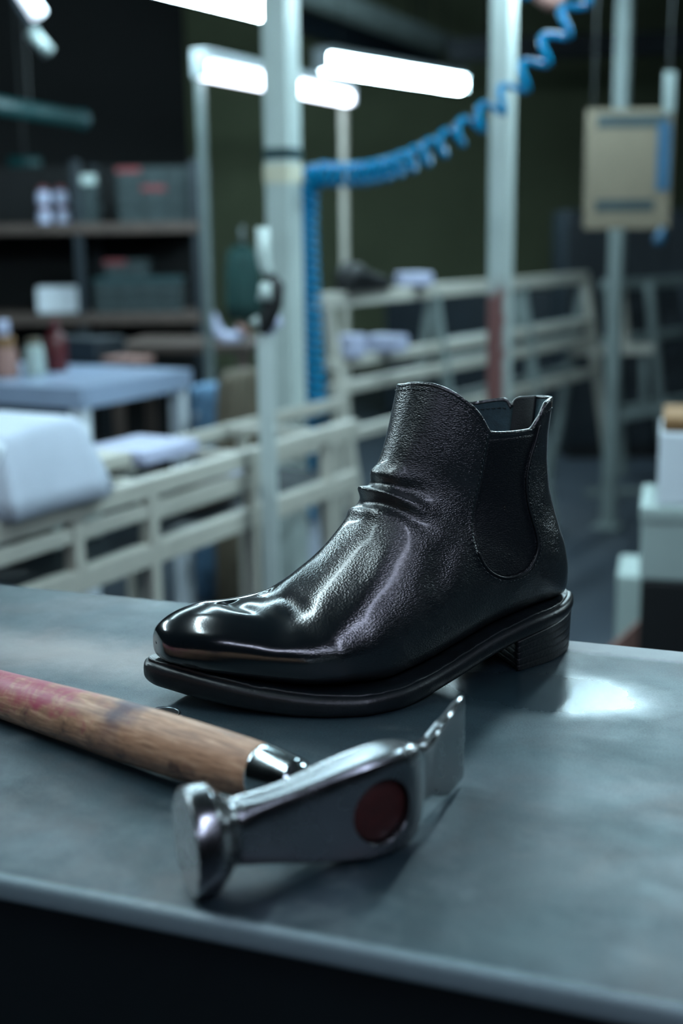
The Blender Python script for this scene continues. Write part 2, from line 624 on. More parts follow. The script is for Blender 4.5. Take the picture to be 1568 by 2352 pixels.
# ------------------------------------------------------------------ the boot
def leather(name, base, rough, grain, polish=True, coat=0.0):
    t = NT(name)
    v = t.coord()
    t.b.inputs['Base Color'].default_value = base
    t.b.inputs['Specular IOR Level'].default_value = 1.0 if polish else 0.35
    t.b.inputs['Coat Weight'].default_value = coat
    t.b.inputs['Coat Roughness'].default_value = 0.15
    big = t.noise(v, 35, 3)
    if polish:                               # toe and vamp are polished, the shaft keeps its grain
        sx = t.n('ShaderNodeSeparateXYZ')
        t.l(t.coord(), sx.inputs[0])
        mr = t.n('ShaderNodeMapRange')
        mr.inputs['From Min'].default_value = 0.222
        mr.inputs['From Max'].default_value = 0.140
        t.l(sx.outputs['X'], mr.inputs['Value'])
        g = mr.outputs[0]
        r = t.math('ADD', t.math('MULTIPLY', g, rough - 0.15), t.math('ADD', t.math('MULTIPLY', big, 0.10), 0.10))
        t.l(r, t.b.inputs['Roughness'])
    else:
        t.l(t.math('ADD', t.math('MULTIPLY', big, 0.12), rough - 0.06), t.b.inputs['Roughness'])
        g = None
    mp = t.coord((1, 1, 1.9))
    vo = t.n('ShaderNodeTexVoronoi')
    vo.inputs['Scale'].default_value = 750
    vo.inputs['Randomness'].default_value = 1.0
    t.l(mp, vo.inputs['Vector'])
    h = t.math('ADD', t.math('MULTIPLY', vo.outputs['Distance'], 0.9), t.noise(mp, 420, 4, 0.6, 0.6))
    if g is not None:
        h = t.math('MULTIPLY', h, t.math('ADD', t.math('MULTIPLY', g, 0.9), 0.05))
    t.bump(h, grain, 0.0006)
    return t.m


M_LEATHER = leather('black polished leather', (0.0035, 0.0062, 0.0080, 1), 0.29, 0.45, coat=0.35)
M_GORE = leather('black grained leather', (0.004, 0.006, 0.008, 1), 0.42, 0.45, polish=False)
M_LINING = mat('grey suede lining', '2b4046', 0.85, vary=0.3, scale=160, bump=0.5)
M_SOLE = mat('black sole edge', (0.0045, 0.007, 0.009), 0.36, spec=0.5, vary=0.3, scale=120, bump=0.25)
M_HEEL = mat('black stacked heel', (0.0045, 0.0065, 0.008), 0.42, vary=0.3, scale=90, bump=0.35)
M_THREAD = mat('black waxed thread', (0.012, 0.02, 0.022), 0.35, vary=0.1)
M_GUARD = mat('black zip guard', (0.004, 0.006, 0.007), 0.6, vary=0.2, scale=200, bump=0.3)

BOOT_YAW = math.radians(26.5)
BOOT_O = (0.1462, 0.8343, TZ)
boot = empty('ankle_boot', BOOT_O, PI + BOOT_YAW)
tag(boot, 'black polished leather ankle boot standing on the grey workbench behind the hammer', 'boot')
# local frame of the boot: x towards the toe, y towards the outer side, z up
# (the empty is turned so that its x looks along the toe; y then points to the outer side)

# plan of the sole: x, outer side, inner side
PLAN = np.array([
    (-.0045, -.0010, -.0010), (-.0032, 0.0090, -0.0090), (0.0010, 0.0168, -0.0160), (0.0080, 0.0245, -0.0230), (0.0180, 0.0322, -0.0290),
    (0.0320, 0.0385, -0.0332), (0.0480, 0.0422, -0.0345), (0.0660, 0.0450, -0.0335), (0.0850, 0.0482, -0.0315), (0.1050, 0.0525, -0.0310),
    (0.1250, 0.0580, -0.0325), (0.1450, 0.0642, -0.0360), (0.1620, 0.0680, -0.0390), (0.1780, 0.0685, -0.0415), (0.1950, 0.0635, -0.0430),
    (0.2120, 0.0550, -0.0432), (0.2290, 0.0432, -0.0425), (0.2430, 0.0325, -0.0415), (0.2550, 0.0218, -0.0398), (0.2655, 0.0112, -0.0370),
    (0.2740, 0.0015, -0.0335), (0.2805, -0.0060, -0.0295), (0.2840, -0.0115, -0.0250), (0.2856, -0.0160, -0.0205), (0.2860, -0.0182, -0.0182)])
ZT = [(-.0045, .0375), (.045, .0345), (.07, .0302), (.09, .0256), (.11, .0203), (.135, .0158), (.16, .0136), (.185, .0131), (.21, .0143), (.235, .0174), (.256, .0214), (.274, .0252), (.286, .0272)]
ZB = [(-.0045, .0275), (.03, .0235), (.063, .0188), (.09, .0125), (.115, .0062), (.14, .0020), (.165, .0000), (.195, .0000), (.215, .0006), (.235, .0026), (.258, .0064), (.275, .0102), (.286, .0130)]


def zt(u):
    return pchip(*np.array(ZT).T, u)


def zb(u):
    return pchip(*np.array(ZB).T, u)


def plan(u):
    return pchip(PLAN[:, 0], PLAN[:, 1:], u)


def sole_loft(name, m, inset, lo, hi, rad, n=170, u0=-0.0045, u1=0.286, wob=0.0):
    """closed band following the plan between heights lo(u) and hi(u)"""
    th = np.linspace(0, PI, n)
    uu = u0 + (u1 - u0) * (0.5 - 0.5 * np.cos(th))
    cen = (u0 + u1) / 2
    V = []
    prof_n = 5
    for u in uu:
        L, R = plan(np.array([u]))[0]
        us = cen + (u - cen) * (1 - inset / ((u1 - u0) / 2))
        mid = (L + R) / 2
        hw = max((L - R) / 2 - inset * min(1, ((L - R) / 2) / 0.012), 1e-5)
        z0, z1 = float(lo(u)), float(hi(u))
        for e_ in (u1 - u, u - u0):          # the ends are rounded over like the sides
            if e_ < rad:
                k_ = min(rad, (z1 - z0) * 0.48) * (1 - math.sqrt(max(0, 1 - (1 - e_ / rad) ** 2)))
                z0, z1 = z0 + k_, z1 - k_
        r = min(rad, hw * 0.98, (z1 - z0) / 2 * 0.98)
        ring = []
        for (sx, sz, a0) in ((1, -1, -PI / 2), (1, 1, 0), (-1, 1, PI / 2), (-1, -1, PI)):
            for k in range(prof_n + 1):
                a = a0 + k * PI / 2 / prof_n
                ring.append((us, mid + sx * (hw - r) + r * math.cos(a), (z1 - r if sz > 0 else z0 + r) + r * math.sin(a)))
        V.append(ring)
    G = np.array(V)
    if wob:
        ph = np.cumsum(rng.normal(0, 1, len(uu)))
        G[:, 6:12, 2] += (wob * np.sin(ph))[:, None]
    ni, nj = G.shape[:2]
    Fc = list(grid_faces(ni, nj)) + [tuple(range(nj))[::-1], tuple((ni - 1) * nj + k for k in range(nj))]
    return link(name, mesh_np(name, G.reshape(-1, 3), Fc), m, boot)


sole_loft('outsole', M_SOLE, 0.0, zb, lambda u: zt(u) - 0.0012, 0.0050)
welt = sole_loft('welt', M_SOLE, 0.0030, lambda u: zt(u) - 0.0045, zt, 0.0011, wob=0.00035)

# heel block: stacked lifts
HB = 0.0635
uu = -0.0045 + (HB + 0.0045) * (1 - np.cos(np.linspace(0, PI / 2, 40)))
pl = plan(uu)
outer = np.stack([uu, pl[:, 0]], 1)[::-1]
inner = np.stack([uu, pl[:, 1]], 1)[1:]
breast = np.array([(HB - 0.004 * math.sin(PI * k / 11), inner[-1][1] + (outer[0][1] - inner[-1][1]) * k / 11) for k in range(1, 11)])
outl = np.vstack([outer, inner, breast])
cen = np.array([0.032, 0.0040])
rings = []
FR = np.linspace(0, 1, 49)
for fz in FR:
    groove = 0.0
    for g in (0.2, 0.42, 0.63, 0.83):
        groove += 0.00055 * math.exp(-((fz - g) / 0.018) ** 2)
    off = 0.0012 + 0.0012 * (1 - fz) + groove + (0.0009 * max(0, 1 - fz / 0.05) ** 2)
    d = outl - cen
    q = cen + d * (1 - off / np.linalg.norm(d, axis=1, keepdims=True))
    rings.append(np.c_[q, fz * (zb(np.clip(q[:, 0], -0.0045, 1)) + 0.0008)])
G = np.array(rings)
ni, nj = G.shape[:2]
link('heel', mesh_np('heel', G.reshape(-1, 3), list(grid_faces(ni, nj)) + [tuple(range(nj))[::-1], tuple((ni - 1) * nj + k for k in range(nj))]), M_HEEL, boot)

# upper: sections run from the toe over the foot and fan round the ankle up the shaft
# ridge x,z | sole-side x,z | outer, inner half width | ridge y, base y | height of widest point | exponents
KEYS = [
    (.2790, .0375, .2790, .0365, -.0140, -.0155, -.0148, -.0148, .50, 2.0, 2.0),
    (.2788, .0410, .2789, .0330, -.0100, -.0195, -.0148, -.0148, .52, 2.0, 2.2),
    (.2782, .0440, .2785, .0295, -.0058, -.0230, -.0148, -.0148, .55, 2.0, 2.8),
    (.2765, .0468, .2770, .0275, -.0015, -.0258, -.0146, -.0140, .58, 2.1, 3.4),
    (.2730, .0498, .2735, .0265, .0040, -.0285, -.0140, -.0125, .60, 2.1, 3.6),
    (.2670, .0532, .2670, .0245, .0110, -.0315, -.0130, -.0100, .62, 2.1, 3.6),
    (.2580, .0562, .2570, .0220, .0195, -.0345, -.0115, -.0075, .63, 2.1, 3.6),
    (.2460, .0582, .2430, .0190, .0290, -.0365, -.0105, -.0040, .63, 2.05, 3.6),
    (.2290, .0580, .2240, .0160, .0418, -.0375, -.0085, .0010, .62, 2.0, 3.6),
    (.2125, .0598, .2050, .0140, .0530, -.0378, -.0070, .0060, .62, 1.95, 3.6),
    (.1980, .0658, .1850, .0135, .0592, -.0370, -.0055, .0090, .63, 1.9, 3.6),
    (.1830, .0752, .1600, .0105, .0585, -.0350, -.0045, .0090, .64, 1.9, 3.4),
    (.1700, .0860, .1320, .0135, .0545, -.0335, -.0035, .0090, .63, 1.95, 3.2),
    (.1590, .0975, .1020, .0200, .0500, -.0330, -.0025, .0070, .62, 2.0, 3.0),
    (.1510, .1085, .0680, .0280, .0450, -.0335, -.0015, .0040, .62, 2.05, 2.8),
    (.1440, .1190, .0320, .0330, .0405, -.0340, -.0005, .0020, .62, 2.1, 2.6),
    (.1400, .1260, .0060, .0370, .0378, -.0335, 0, .0010, .61, 2.1, 2.4),
    (.1372, .1310, .0010, .0520, .0360, -.0325, 0, 0, .60, 2.1, 2.2),
    (.1350, .1355, .0030, .0670, .0350, -.0320, 0, 0, .58, 2.1, 2.1),
    (.1328, .1405, .0080, .0810, .0345, -.0320, 0, 0, .55, 2.1, 2.1),
    (.1305, .1465, .0132, .0960, .0345, -.0325, 0, 0, .52, 2.1, 2.1),
    (.1282, .1530, .0170, .1115, .0345, -.0330, 0, 0, .51, 2.1, 2.1),
    (.1258, .1605, .0186, .1260, .0345, -.0335, 0, 0, .50, 2.1, 2.1),
    (.1235, .1690, .0182, .1400, .0345, -.0338, 0, 0, .50, 2.1, 2.1),
    (.1212, .1775, .0168, .1560, .0345, -.0340, 0, 0, .50, 2.1, 2.1),
    (.1190, .1860, .0150, .1720, .0345, -.0340, 0, 0, .50, 2.1, 2.1),
    (.1172, .1945, .0130, .1860, .0345, -.0340, 0, 0, .50, 2.1, 2.1)]
KA = np.array(KEYS)
# place the keys by distance travelled so that the spacing stays even
mid = np.c_[KA[:, [0, 1]], KA[:, [2, 3]]]
dist = np.r_[0, np.cumsum(0.5 * np.linalg.norm(np.diff(KA[:, :2], axis=0), axis=1) + 0.5 * np.linalg.norm(np.diff(KA[:, 2:4], axis=0), axis=1) + 0.001)]
KS = dist / dist[-1]


def ring_curve(k, nq):
    """one section: nq points per quarter, starting at the ridge and going over the outer side"""
    ud, wd, up, wp, aL, aM, vr, vb, c, n1, n2 = k
    th = np.linspace(0, PI / 2, 160)
    D = np.array([ud, wd])
    P = np.array([up, wp])
    out = []

    def quarter(side, bottom):
        n = n2 if bottom else n1
        co = np.abs(np.cos(th)) ** (2 / n)
        si = np.abs(np.sin(th)) ** (2 / n)
        t = c + (1 - c) * co if bottom else c - c * co
        v0 = vb if bottom else vr
        v = v0 + (side - v0) * si
        q = np.c_[D + (P - D) * t[:, None], v][:, [0, 2, 1]]
        return q
    qs = [quarter(aL, False), quarter(aL, True)[::-1], quarter(aM, True), quarter(aM, False)[::-1]]
    for q in qs:
        out.append(resample(q, nq + 1)[:-1])
    return np.vstack(out)


NQ = 96
NJ = NQ * 4
NS = 520
SS = np.linspace(0, 1, NS)
KK = pchip(KS, KA, SS)
RAW = np.array([ring_curve(k, NQ) for k in KK])
for _ in range(6):                          # soften the joins between keys
    RAW[1:-1] = 0.25 * RAW[:-2] + 0.5 * RAW[1:-1] + 0.25 * RAW[2:]

# height of the collar round the opening (0 front, .25 outer side, .5 back, .75 inner side)
COLLAR = np.array([(0, .1800), (.04, .1818), (.07, .1818), (.10, .1798), (.13, .1760), (.16, .1705), (.185, .1650), (.203, .1590), (.215, .1540), (.226, .1516), (.245, .1508),
                   (.30, .1502), (.335, .1503), (.348, .1515), (.358, .1550), (.372, .1610), (.388, .1655), (.42, .1668), (.5, .1655), (.545, .1642), (.572, .1632), (.581, .1612), (.588, .1560),
                   (.595, .1610), (.605, .1626), (.64, .1618), (.69, .1605), (.74, .1605), (.80, .1640), (.86, .1705), (.93, .1775), (1, .1800)])
qj = np.arange(NJ) / NJ
htop = pchip(COLLAR[:, 0], COLLAR[:, 1], qj)
i0 = int(0.70 * NS)
smax = np.empty(NJ)
for j in range(NJ):
    col = RAW[i0:, j, 2]
    smax[j] = np.interp(htop[j], np.maximum.accumulate(col), SS[i0:])
NI = 470
S0 = 0.66
tt = np.linspace(0, 1, NI)
UP = np.empty((NI, NJ, 3))
kcut = int(NI * 0.66)
for j in range(NJ):
    s = np.where(tt < S0, tt, S0 + (tt - S0) / (1 - S0) * (smax[j] - S0))
    for a in range(3):
        UP[:, j, a] = np.interp(s, SS, RAW[:, j, a])
NRM = grid_normals(UP)
cen_ = UP.mean(axis=1, keepdims=True)
if np.sum(NRM * (UP - cen_)) < 0:
    NRM = -NRM

# elastic side panel outline on the outer side (x, z)
GORE = np.array([(.0790, .158), (.0795, .1500), (.0815, .1405), (.0850, .1221), (.0893, .1037), (.0912, .0876), (.0880, .0748), (.0811, .0661), (.0682, .0612), (.0536, .0635), (.0449, .0721),
                 (.0432, .0817), (.0475, .0962), (.0507, .1076), (.0510, .1215), (.0470, .1348), (.0410, .1482), (.0385, .158)])
GOREC = catmull(GORE, 8)
uw = UP[..., [0, 2]]
outer_side = UP[..., 1] > 0.004


def gauss(d, w):
    return np.exp(-(d / w) ** 2)


DISP = np.zeros(UP.shape[:2])
gd, _ = seg_dist(uw, GOREC)
gin = inside_poly(uw, GOREC)
sd = np.where(gin, -gd, gd)
DISP += np.where(outer_side, -0.0011 / (1 + np.exp(np.clip(sd / 0.00045, -40, 40))), 0)
DISP += np.where(outer_side, 0.00035 * gauss(sd - 0.0009, 0.0010), 0)
CR = {
    'A': [(0.1420, -0.012, 0.1255), (0.1404, -0.002, 0.1262), (0.1386, 0.0062, 0.1262), (0.1319, 0.0151, 0.1252), (0.1244, 0.0205, 0.1229), (0.1172, 0.0243, 0.1202), (0.1092, 0.0278, 0.1154)],
    'R1': [(0.1380, -0.006, 0.1318), (0.1353, 0.0079, 0.1308), (0.1298, 0.0152, 0.1290), (0.1233, 0.0202, 0.1264), (0.117, 0.024, 0.124)],
    'R2': [(0.1440, -0.010, 0.1205), (0.1422, 0.001, 0.1212), (0.1379, 0.0125, 0.1208), (0.1313, 0.0194, 0.1175), (0.1237, 0.0247, 0.1129), (0.1171, 0.0279, 0.109), (0.111, 0.0309, 0.1035)],
    'B': [(0.1480, -0.012, 0.1140), (0.1462, 0.0028, 0.1151), (0.1407, 0.0136, 0.1159), (0.134, 0.0206, 0.1132), (0.1273, 0.0257, 0.1089), (0.1207, 0.0304, 0.1024), (0.1171, 0.0335, 0.0967), (0.1149, 0.0375, 0.0878)],
    'R3': [(0.1515, -0.010, 0.1078), (0.1500, 0.001, 0.1098), (0.1435, 0.015, 0.1105), (0.1382, 0.0227, 0.1066), (0.1347, 0.0276, 0.1015), (0.1311, 0.0323, 0.0954), (0.1291, 0.036, 0.0892)],
    'V1': [(0.2360, -0.010, 0.057), (0.2335, 0.0017, 0.0576), (0.2256, 0.0124, 0.056), (0.2183, 0.0271, 0.0528), (0.2075, 0.0396, 0.0498), (0.1957, 0.0494, 0.0476)],
    'V2': [(0.2110, -0.012, 0.060), (0.2077, 0.0069, 0.0606), (0.2035, 0.0254, 0.058), (0.1971, 0.0412, 0.0534), (0.1857, 0.0517, 0.048), (0.174, 0.0562, 0.0435)],
    'CH': [(0.1500, 0.0205, 0.0990), (0.1524, 0.0219, 0.0944), (0.1618, 0.0284, 0.0809), (0.1693, 0.0379, 0.0682), (0.1762, 0.0456, 0.058)],
    'S': [(0.118, 0.0351, 0.0931), (0.1193, 0.0424, 0.076), (0.1309, 0.0493, 0.0578)]}


def crease(key, depth, width, fade=(0.0, 0.35), grow=0.0):
    """depth > 0 lifts a fold, < 0 sinks a furrow; fades out towards its ends"""
    P = resample(catmull(np.array(CR[key]), 8), 60)
    if key in ('A', 'B', 'R1', 'R2', 'R3'):
        P = P + np.array((0.0018, 0, -0.0042))
    d, s = seg_dist(UP, P)
    wd = width * (1 + grow * s)
    f = np.clip(s / max(fade[0], 1e-6), 0, 1) if fade[0] else np.ones_like(s)
    g = np.clip((1 - s) / fade[1], 0, 1)
    f = f * f * (3 - 2 * f) * g * g * (3 - 2 * g)
    return depth * f * np.exp(-(d / wd) ** 2)


for key, depth, width, fade, grow in (
        ('A', -0.0034, 0.0034, (0, 0.45), 0.9), ('R1', 0.0024, 0.0046, (0, 0.6), 0.6), ('R2', 0.0046, 0.0032, (0, 0.5), 0.8),
        ('B', -0.0032, 0.0032, (0, 0.55), 1.0), ('R3', 0.0015, 0.0036, (0, 0.6), 0.9), ('V1', -0.0016, 0.0062, (0.05, 0.7), 0.5),
        ('V2', -0.0011, 0.0058, (0.05, 0.7), 0.6), ('CH', -0.0010, 0.0080, (0.3, 0.5), 0.2), ('S', -0.0010, 0.0090, (0.3, 0.4), 0.3)):
    DISP += crease(key, depth, width, fade, grow)
# toe box, vamp and shaft are not quite even
wav = (np.sin(UP[..., 0] * 210 + UP[..., 2] * 150) * np.sin(UP[..., 1] * 160 + 1.1) * 0.00022
       + np.sin(UP[..., 0] * 95 - UP[..., 1] * 130 + 0.5) * np.sin(UP[..., 2] * 120 + UP[..., 1] * 60) * 0.0003)
DISP += wav * np.clip((UP[..., 2] - 0.035) / 0.02, 0, 1) * np.clip((0.262 - UP[..., 0]) / 0.03, 0, 1)

UP = UP + NRM * DISP[..., None]
NRM2 = grid_normals(UP)
if np.sum(NRM2 * NRM) < 0:
    NRM2 = -NRM2

V = UP.reshape(-1, 3)
Fc = list(grid_faces(NI, NJ)) + [tuple(range(NJ))]
upper = link('upper', mesh_np('upper', V, Fc), M_LEATHER, boot)
BVH = BVHTree.FromPolygons([Vector(v) for v in V], [tuple(int(x) for x in f) for f in Fc[:-1]])


def hit_side(u, w, sgn=1):
    h = BVH.ray_cast(Vector((u, 0.2 * sgn, w)), Vector((0, -sgn, 0)))
    return h[0], h[1]


# the elastic panel itself, a hair proud of the recessed leather
cg = np.array([0.068, 0.105])
bd = resample(GOREC, 120)
bd = bd[(bd[:, 1] < 0.1492)]
ktop = np.linspace(0, 1, 20)[1:-1, None]
bd = np.vstack([bd, bd[-1] * (1 - ktop) + bd[0] * ktop])
rows = []
for r in np.linspace(0.0, 1.0, 42)[1:]:
    ring = []
    for b in bd:
        q = cg + (b - cg) * (r * 0.992)
        p, nn = hit_side(q[0], q[1])
        if p is None:
            p, nn = Vector((q[0], 0.034, q[1])), Vector((0, 1, 0))
        ring.append(np.array(p) + np.array((0, 1, 0)) * (0.00035 - 0.0007 * (r > 0.985)))
    rows.append(ring)
G = np.array(rows)
ni, nj = G.shape[:2]
link('elastic_panel', mesh_np('elastic_panel', G.reshape(-1, 3), list(grid_faces(ni, nj)) + [tuple(range(nj))]), M_GORE, boot)

# piping along the rear and lower edge of the panel
bm = bmesh.new()
pts = []
for q in resample(GOREC[44:], 90):
    if q[1] > 0.1535:
        continue
    p, nn = hit_side(*q)
    if p is not None:
        pts.append(np.array(p) + np.array((0, 1, 0)) * 0.0006)
pts = np.array(pts)
for _ in range(8):
    pts[1:-1] = 0.25 * pts[:-2] + 0.5 * pts[1:-1] + 0.25 * pts[2:]
add_tube(bm, pts, 0.00075, 8)
obj_bm('piping', bm, M_SOLE, boot, True)

# rolled collar edge
rim = UP[-1] - NRM2[-1] * 0.0011
rim = np.vstack([rim, rim[:1]])
for _ in range(4):
    rim[1:-1] = 0.25 * rim[:-2] + 0.5 * rim[1:-1] + 0.25 * rim[2:]
bm = bmesh.new()
add_tube(bm, rim, 0.00155, 10, caps=False)
obj_bm('collar_edge', bm, M_LEATHER, boot, True)

# lining inside the shaft
LI = UP[int(NI * 0.68):] - NRM2[int(NI * 0.68):] * 0.0024
ni = LI.shape[0]
link('lining', mesh_np('lining', LI.reshape(-1, 3), grid_faces(ni, NJ)), M_LINING, boot)
# dark zip guard behind the inner rear corner
ja, jb = int(0.520 * NJ), int(0.584 * NJ)
ZG = (UP - NRM2 * 0.0042)[int(NI * 0.68):, ja:jb]
ZG = np.concatenate([ZG, (ZG[-1:] + np.array((0, 0, 0.0012)))], 0)
ZO = ZG + (NRM2[int(NI * 0.68):, ja:jb] * 0.0015)[np.r_[0:ZG.shape[0] - 1, ZG.shape[0] - 2]]
a, b = ZG.shape[:2]
n1 = a * b
Fz = list(grid_faces(a, b, False)) + list(grid_faces(a, b, False, n1)[:, ::-1])
for k in range(b - 1):
    Fz.append(((a - 1) * b + k, (a - 1) * b + k + 1, n1 + (a - 1) * b + k + 1, n1 + (a - 1) * b + k))
for k in range(a - 1):
    Fz.append((k * b, (k + 1) * b, n1 + (k + 1) * b, n1 + k * b))
    Fz.append((k * b + b - 1, (k + 1) * b + b - 1, n1 + (k + 1) * b + b - 1, n1 + k * b + b - 1))
link('zip_guard', mesh_np('zip_guard', np.vstack([ZG.reshape(-1, 3), ZO.reshape(-1, 3)]), Fz), M_GUARD, boot)['label'] = 'dark flap guarding the zip inside the shaft'


# stitching: short raised dashes
def stitches(bm, P, N, length=0.0024, gap=0.0012, r=0.00033):
    P = np.asarray(P)
    s = np.r_[0, np.cumsum(np.linalg.norm(np.diff(P, axis=0), axis=1))]
    x = 0.0
    while x + length < s[-1]:
        seg = []
        for k in range(4):
            y = x + length * k / 3
            p = np.array([np.interp(y, s, P[:, a]) for a in range(3)])
            n_ = np.array([np.interp(y, s, N[:, a]) for a in range(3)])
            n_ /= np.linalg.norm(n_)
            seg.append(p + n_ * (0.0004 if k in (1, 2) else -0.0001))
        add_tube(bm, seg, r, 6)
        x += length + gap


bm = bmesh.new()
# along the front edge of the panel
off = []
for q, q2 in zip(GOREC[4:64], GOREC[5:65]):
    d = (q2 - q) / (np.linalg.norm(q2 - q) + 1e-9)
    p, nn = hit_side(*(q - np.array((d[1], -d[0])) * -0.0018 * -1))
    if p is not None and q[1] < 0.151:
        off.append((np.array(p), np.array((0, 1.0, 0))))
stitches(bm, [o[0] for o in off], np.array([o[1] for o in off]))
off = []
for q, q2 in zip(GOREC[64:-10], GOREC[65:-9]):
    d = (q2 - q) / (np.linalg.norm(q2 - q) + 1e-9)
    p, nn = hit_side(*(q - np.array((d[1], -d[0])) * 0.0022))
    if p is not None:
        off.append((np.array(p), np.array((0, 1.0, 0))))
stitches(bm, [o[0] for o in off], np.array([o[1] for o in off]), 0.0018, 0.0010, 0.00028)
# below the collar edge of the front flap
js = list(range(int(0.93 * NJ), NJ)) + list(range(0, int(0.215 * NJ)))
stitches(bm, UP[-8][js], NRM2[-8][js])
js = list(range(int(0.375 * NJ), int(0.57 * NJ)))
stitches(bm, UP[-8][js], NRM2[-8][js])
# seen on the inner lining edge
js = list(range(int(0.60 * NJ), int(0.78 * NJ)))
stitches(bm, LI[-8][js], -NRM2[-8][js])
obj_bm('stitching', bm, M_THREAD, boot, True)

# ------------------------------------------------------------------ the hammer
def wood_material():
    t = NT('worn stained beech')
    v = t.coord((1, 1, 1))
    gr = t.noise(t.coord((6, 60, 60)), 9, 5, 0.6, 0.4)
    c = t.ramp(gr, [(0.25, hexc('70503f')), (0.5, hexc('aa7f62')), (0.75, hexc('cfa98b'))])
    sd_ = t.n('ShaderNodeSeparateXYZ')
    t.l(v, sd_.inputs[0])
    dirt_shade = t.ramp(t.math('SUBTRACT', t.noise(t.coord((1, 1.4, 1.4)), 55, 6, 0.7, 0.6), t.math('MULTIPLY', sd_.outputs['Z'], 9.0)), [(0.50, 0.0), (0.68, 1.0)])  # dark stains plus painted shade, denser towards the handle's underside
    c = t.mix(t.math('MULTIPLY', dirt_shade, 0.75), c, hexc('3a2a28'))
    sx = t.n('ShaderNodeSeparateXYZ')
    t.l(v, sx.inputs[0])
    mr = t.n('ShaderNodeMapRange')                       # red dye towards the grip end
    mr.inputs['From Min'].default_value = 0.14
    mr.inputs['From Max'].default_value = 0.235
    t.l(sx.outputs['X'], mr.inputs['Value'])
    mz = t.n('ShaderNodeMapRange')                       # mostly on its upper side
    mz.inputs['From Min'].default_value = -0.008
    mz.inputs['From Max'].default_value = 0.010
    t.l(sx.outputs['Z'], mz.inputs['Value'])
    reach = t.math('MULTIPLY', mr.outputs[0], mz.outputs[0])
    dye = t.ramp(t.math('ADD', t.math('MULTIPLY', t.noise(v, 60, 6, 0.65, 1.0), 0.9), t.math('MULTIPLY', reach, 0.34)), [(0.56, 0.0), (0.78, 1.0)])
    c = t.mix(t.math('MULTIPLY', dye, 0.85), c, hexc('98284e'))
    # one dark purple blot
    d = t.n('ShaderNodeVectorMath')
    d.operation = 'DISTANCE'
    nz = t.n('ShaderNodeTexNoise')
    nz.inputs['Scale'].default_value = 70
    t.l(v, nz.inputs['Vector'])
    vm = t.n('ShaderNodeVectorMath')
    vm.operation = 'MULTIPLY_ADD'
    t.l(nz.outputs['Color'], vm.inputs[0])
    vm.inputs[1].default_value = (0.022, 0.016, 0.016)
    t.l(v, vm.inputs[2])
    t.l(vm.outputs[0], d.inputs[0])
    d.inputs[1].default_value = (0.164, 0.0095, 0.0190)
    bl_ = t.ramp(d.outputs['Value'], [(0.009, 1.0), (0.018, 0.0)])
    c = t.mix(t.math('MULTIPLY', bl_, 0.85), c, hexc('33203a'))
    t.l(c, t.b.inputs['Base Color'])
    t.b.inputs['Roughness'].default_value = 0.5
    t.bump(gr, 0.25, 0.0006)
    return t.m


def steel(name, col, rough, bump=0.05):
    t = NT(name)
    v = t.coord()
    t.b.inputs['Base Color'].default_value = hexc(col)
    t.b.inputs['Metallic'].default_value = 1.0
    t.l(t.ramp(t.noise(v, 60, 5), [(0.3, rough * 0.8), (0.7, rough * 1.25)]), t.b.inputs['Roughness'])
    t.bump(t.noise(t.coord((1, 1, 4)), 260, 3), bump, 0.0004)
    return t.m


M_WOOD = wood_material()
M_STEEL = steel('polished hammer steel', '8e9194', 0.24, 0.015)
M_CHROME = steel('chromed ferrule', 'c8d2d6', 0.14, 0.02)
M_EYEWOOD = mat('dark red wood end', '3a1412', 0.55, vary=0.3, scale=200)

eye = np.array([0.008, 0.533])
hammer = empty('cobbler_hammer', (eye[0], eye[1], TZ), 0)
tag(hammer, 'cobbler hammer with polished steel head and stained wooden handle lying before the boot', 'hammer')
# head: stations along a curved spine (x, y) | half thickness | bottom z | top z | exponent
ST = [
    (-0.0668, 0.4935, 0.015, 0.008, 0.039, 2.0),
    (-0.0668, 0.4935, 0.021, 0.002, 0.045, 2.0),
    (-0.0662, 0.4938, 0.0224, 0.0006, 0.0464, 2.0),
    (-0.0625, 0.4957, 0.0228, 0.0002, 0.0468, 2.0),
    (-0.0575, 0.4982, 0.0226, 0.0004, 0.0466, 2.0),
    (-0.0553, 0.4993, 0.0206, 0.0024, 0.0446, 2.0),
    (-0.0515, 0.5012, 0.0165, 0.0065, 0.041, 2.1),
    (-0.0495, 0.5022, 0.013, 0.0092, 0.0384, 2.4),
    (-0.0468, 0.5036, 0.0112, 0.0098, 0.0376, 2.8),
    (-0.0426, 0.5048, 0.0099, 0.0098, 0.0378, 4.0),
    (-0.0327, 0.5081, 0.0089, 0.0088, 0.0392, 5.5),
    (-0.018, 0.5142, 0.0092, 0.0058, 0.0422, 6.5),
    (-0.004, 0.5216, 0.0106, 0.003, 0.0452, 7.0),
    (0.01, 0.5294, 0.0114, 0.0012, 0.0474, 7.0),
    (0.019, 0.5354, 0.0112, 0.001, 0.0482, 6.0),
    (0.0255, 0.5406, 0.0098, 0.0024, 0.048, 4.5),
    (0.0288, 0.5438, 0.0072, 0.0056, 0.0464, 4.0),
    (0.03, 0.5508, 0.007, 0.01, 0.043, 3.6),
    (0.034, 0.556, 0.005, 0.0116, 0.041, 3.6),
    (0.0385, 0.5625, 0.004, 0.0116, 0.0408, 4.0),
    (0.0405, 0.566, 0.0036, 0.0104, 0.0414, 5.0),
    (0.044, 0.5725, 0.0031, 0.0068, 0.043, 6.0),
    (0.05, 0.5838, 0.0025, 0.003, 0.0452, 6.0),
    (0.056, 0.5958, 0.0018, 0.0034, 0.0472, 6.0),
    (0.0585, 0.6008, 0.0012, 0.0032, 0.0476, 5.0),
    (0.0588, 0.6013, 0.0004, 0.006, 0.045, 5.0)]
SA = np.array(ST)
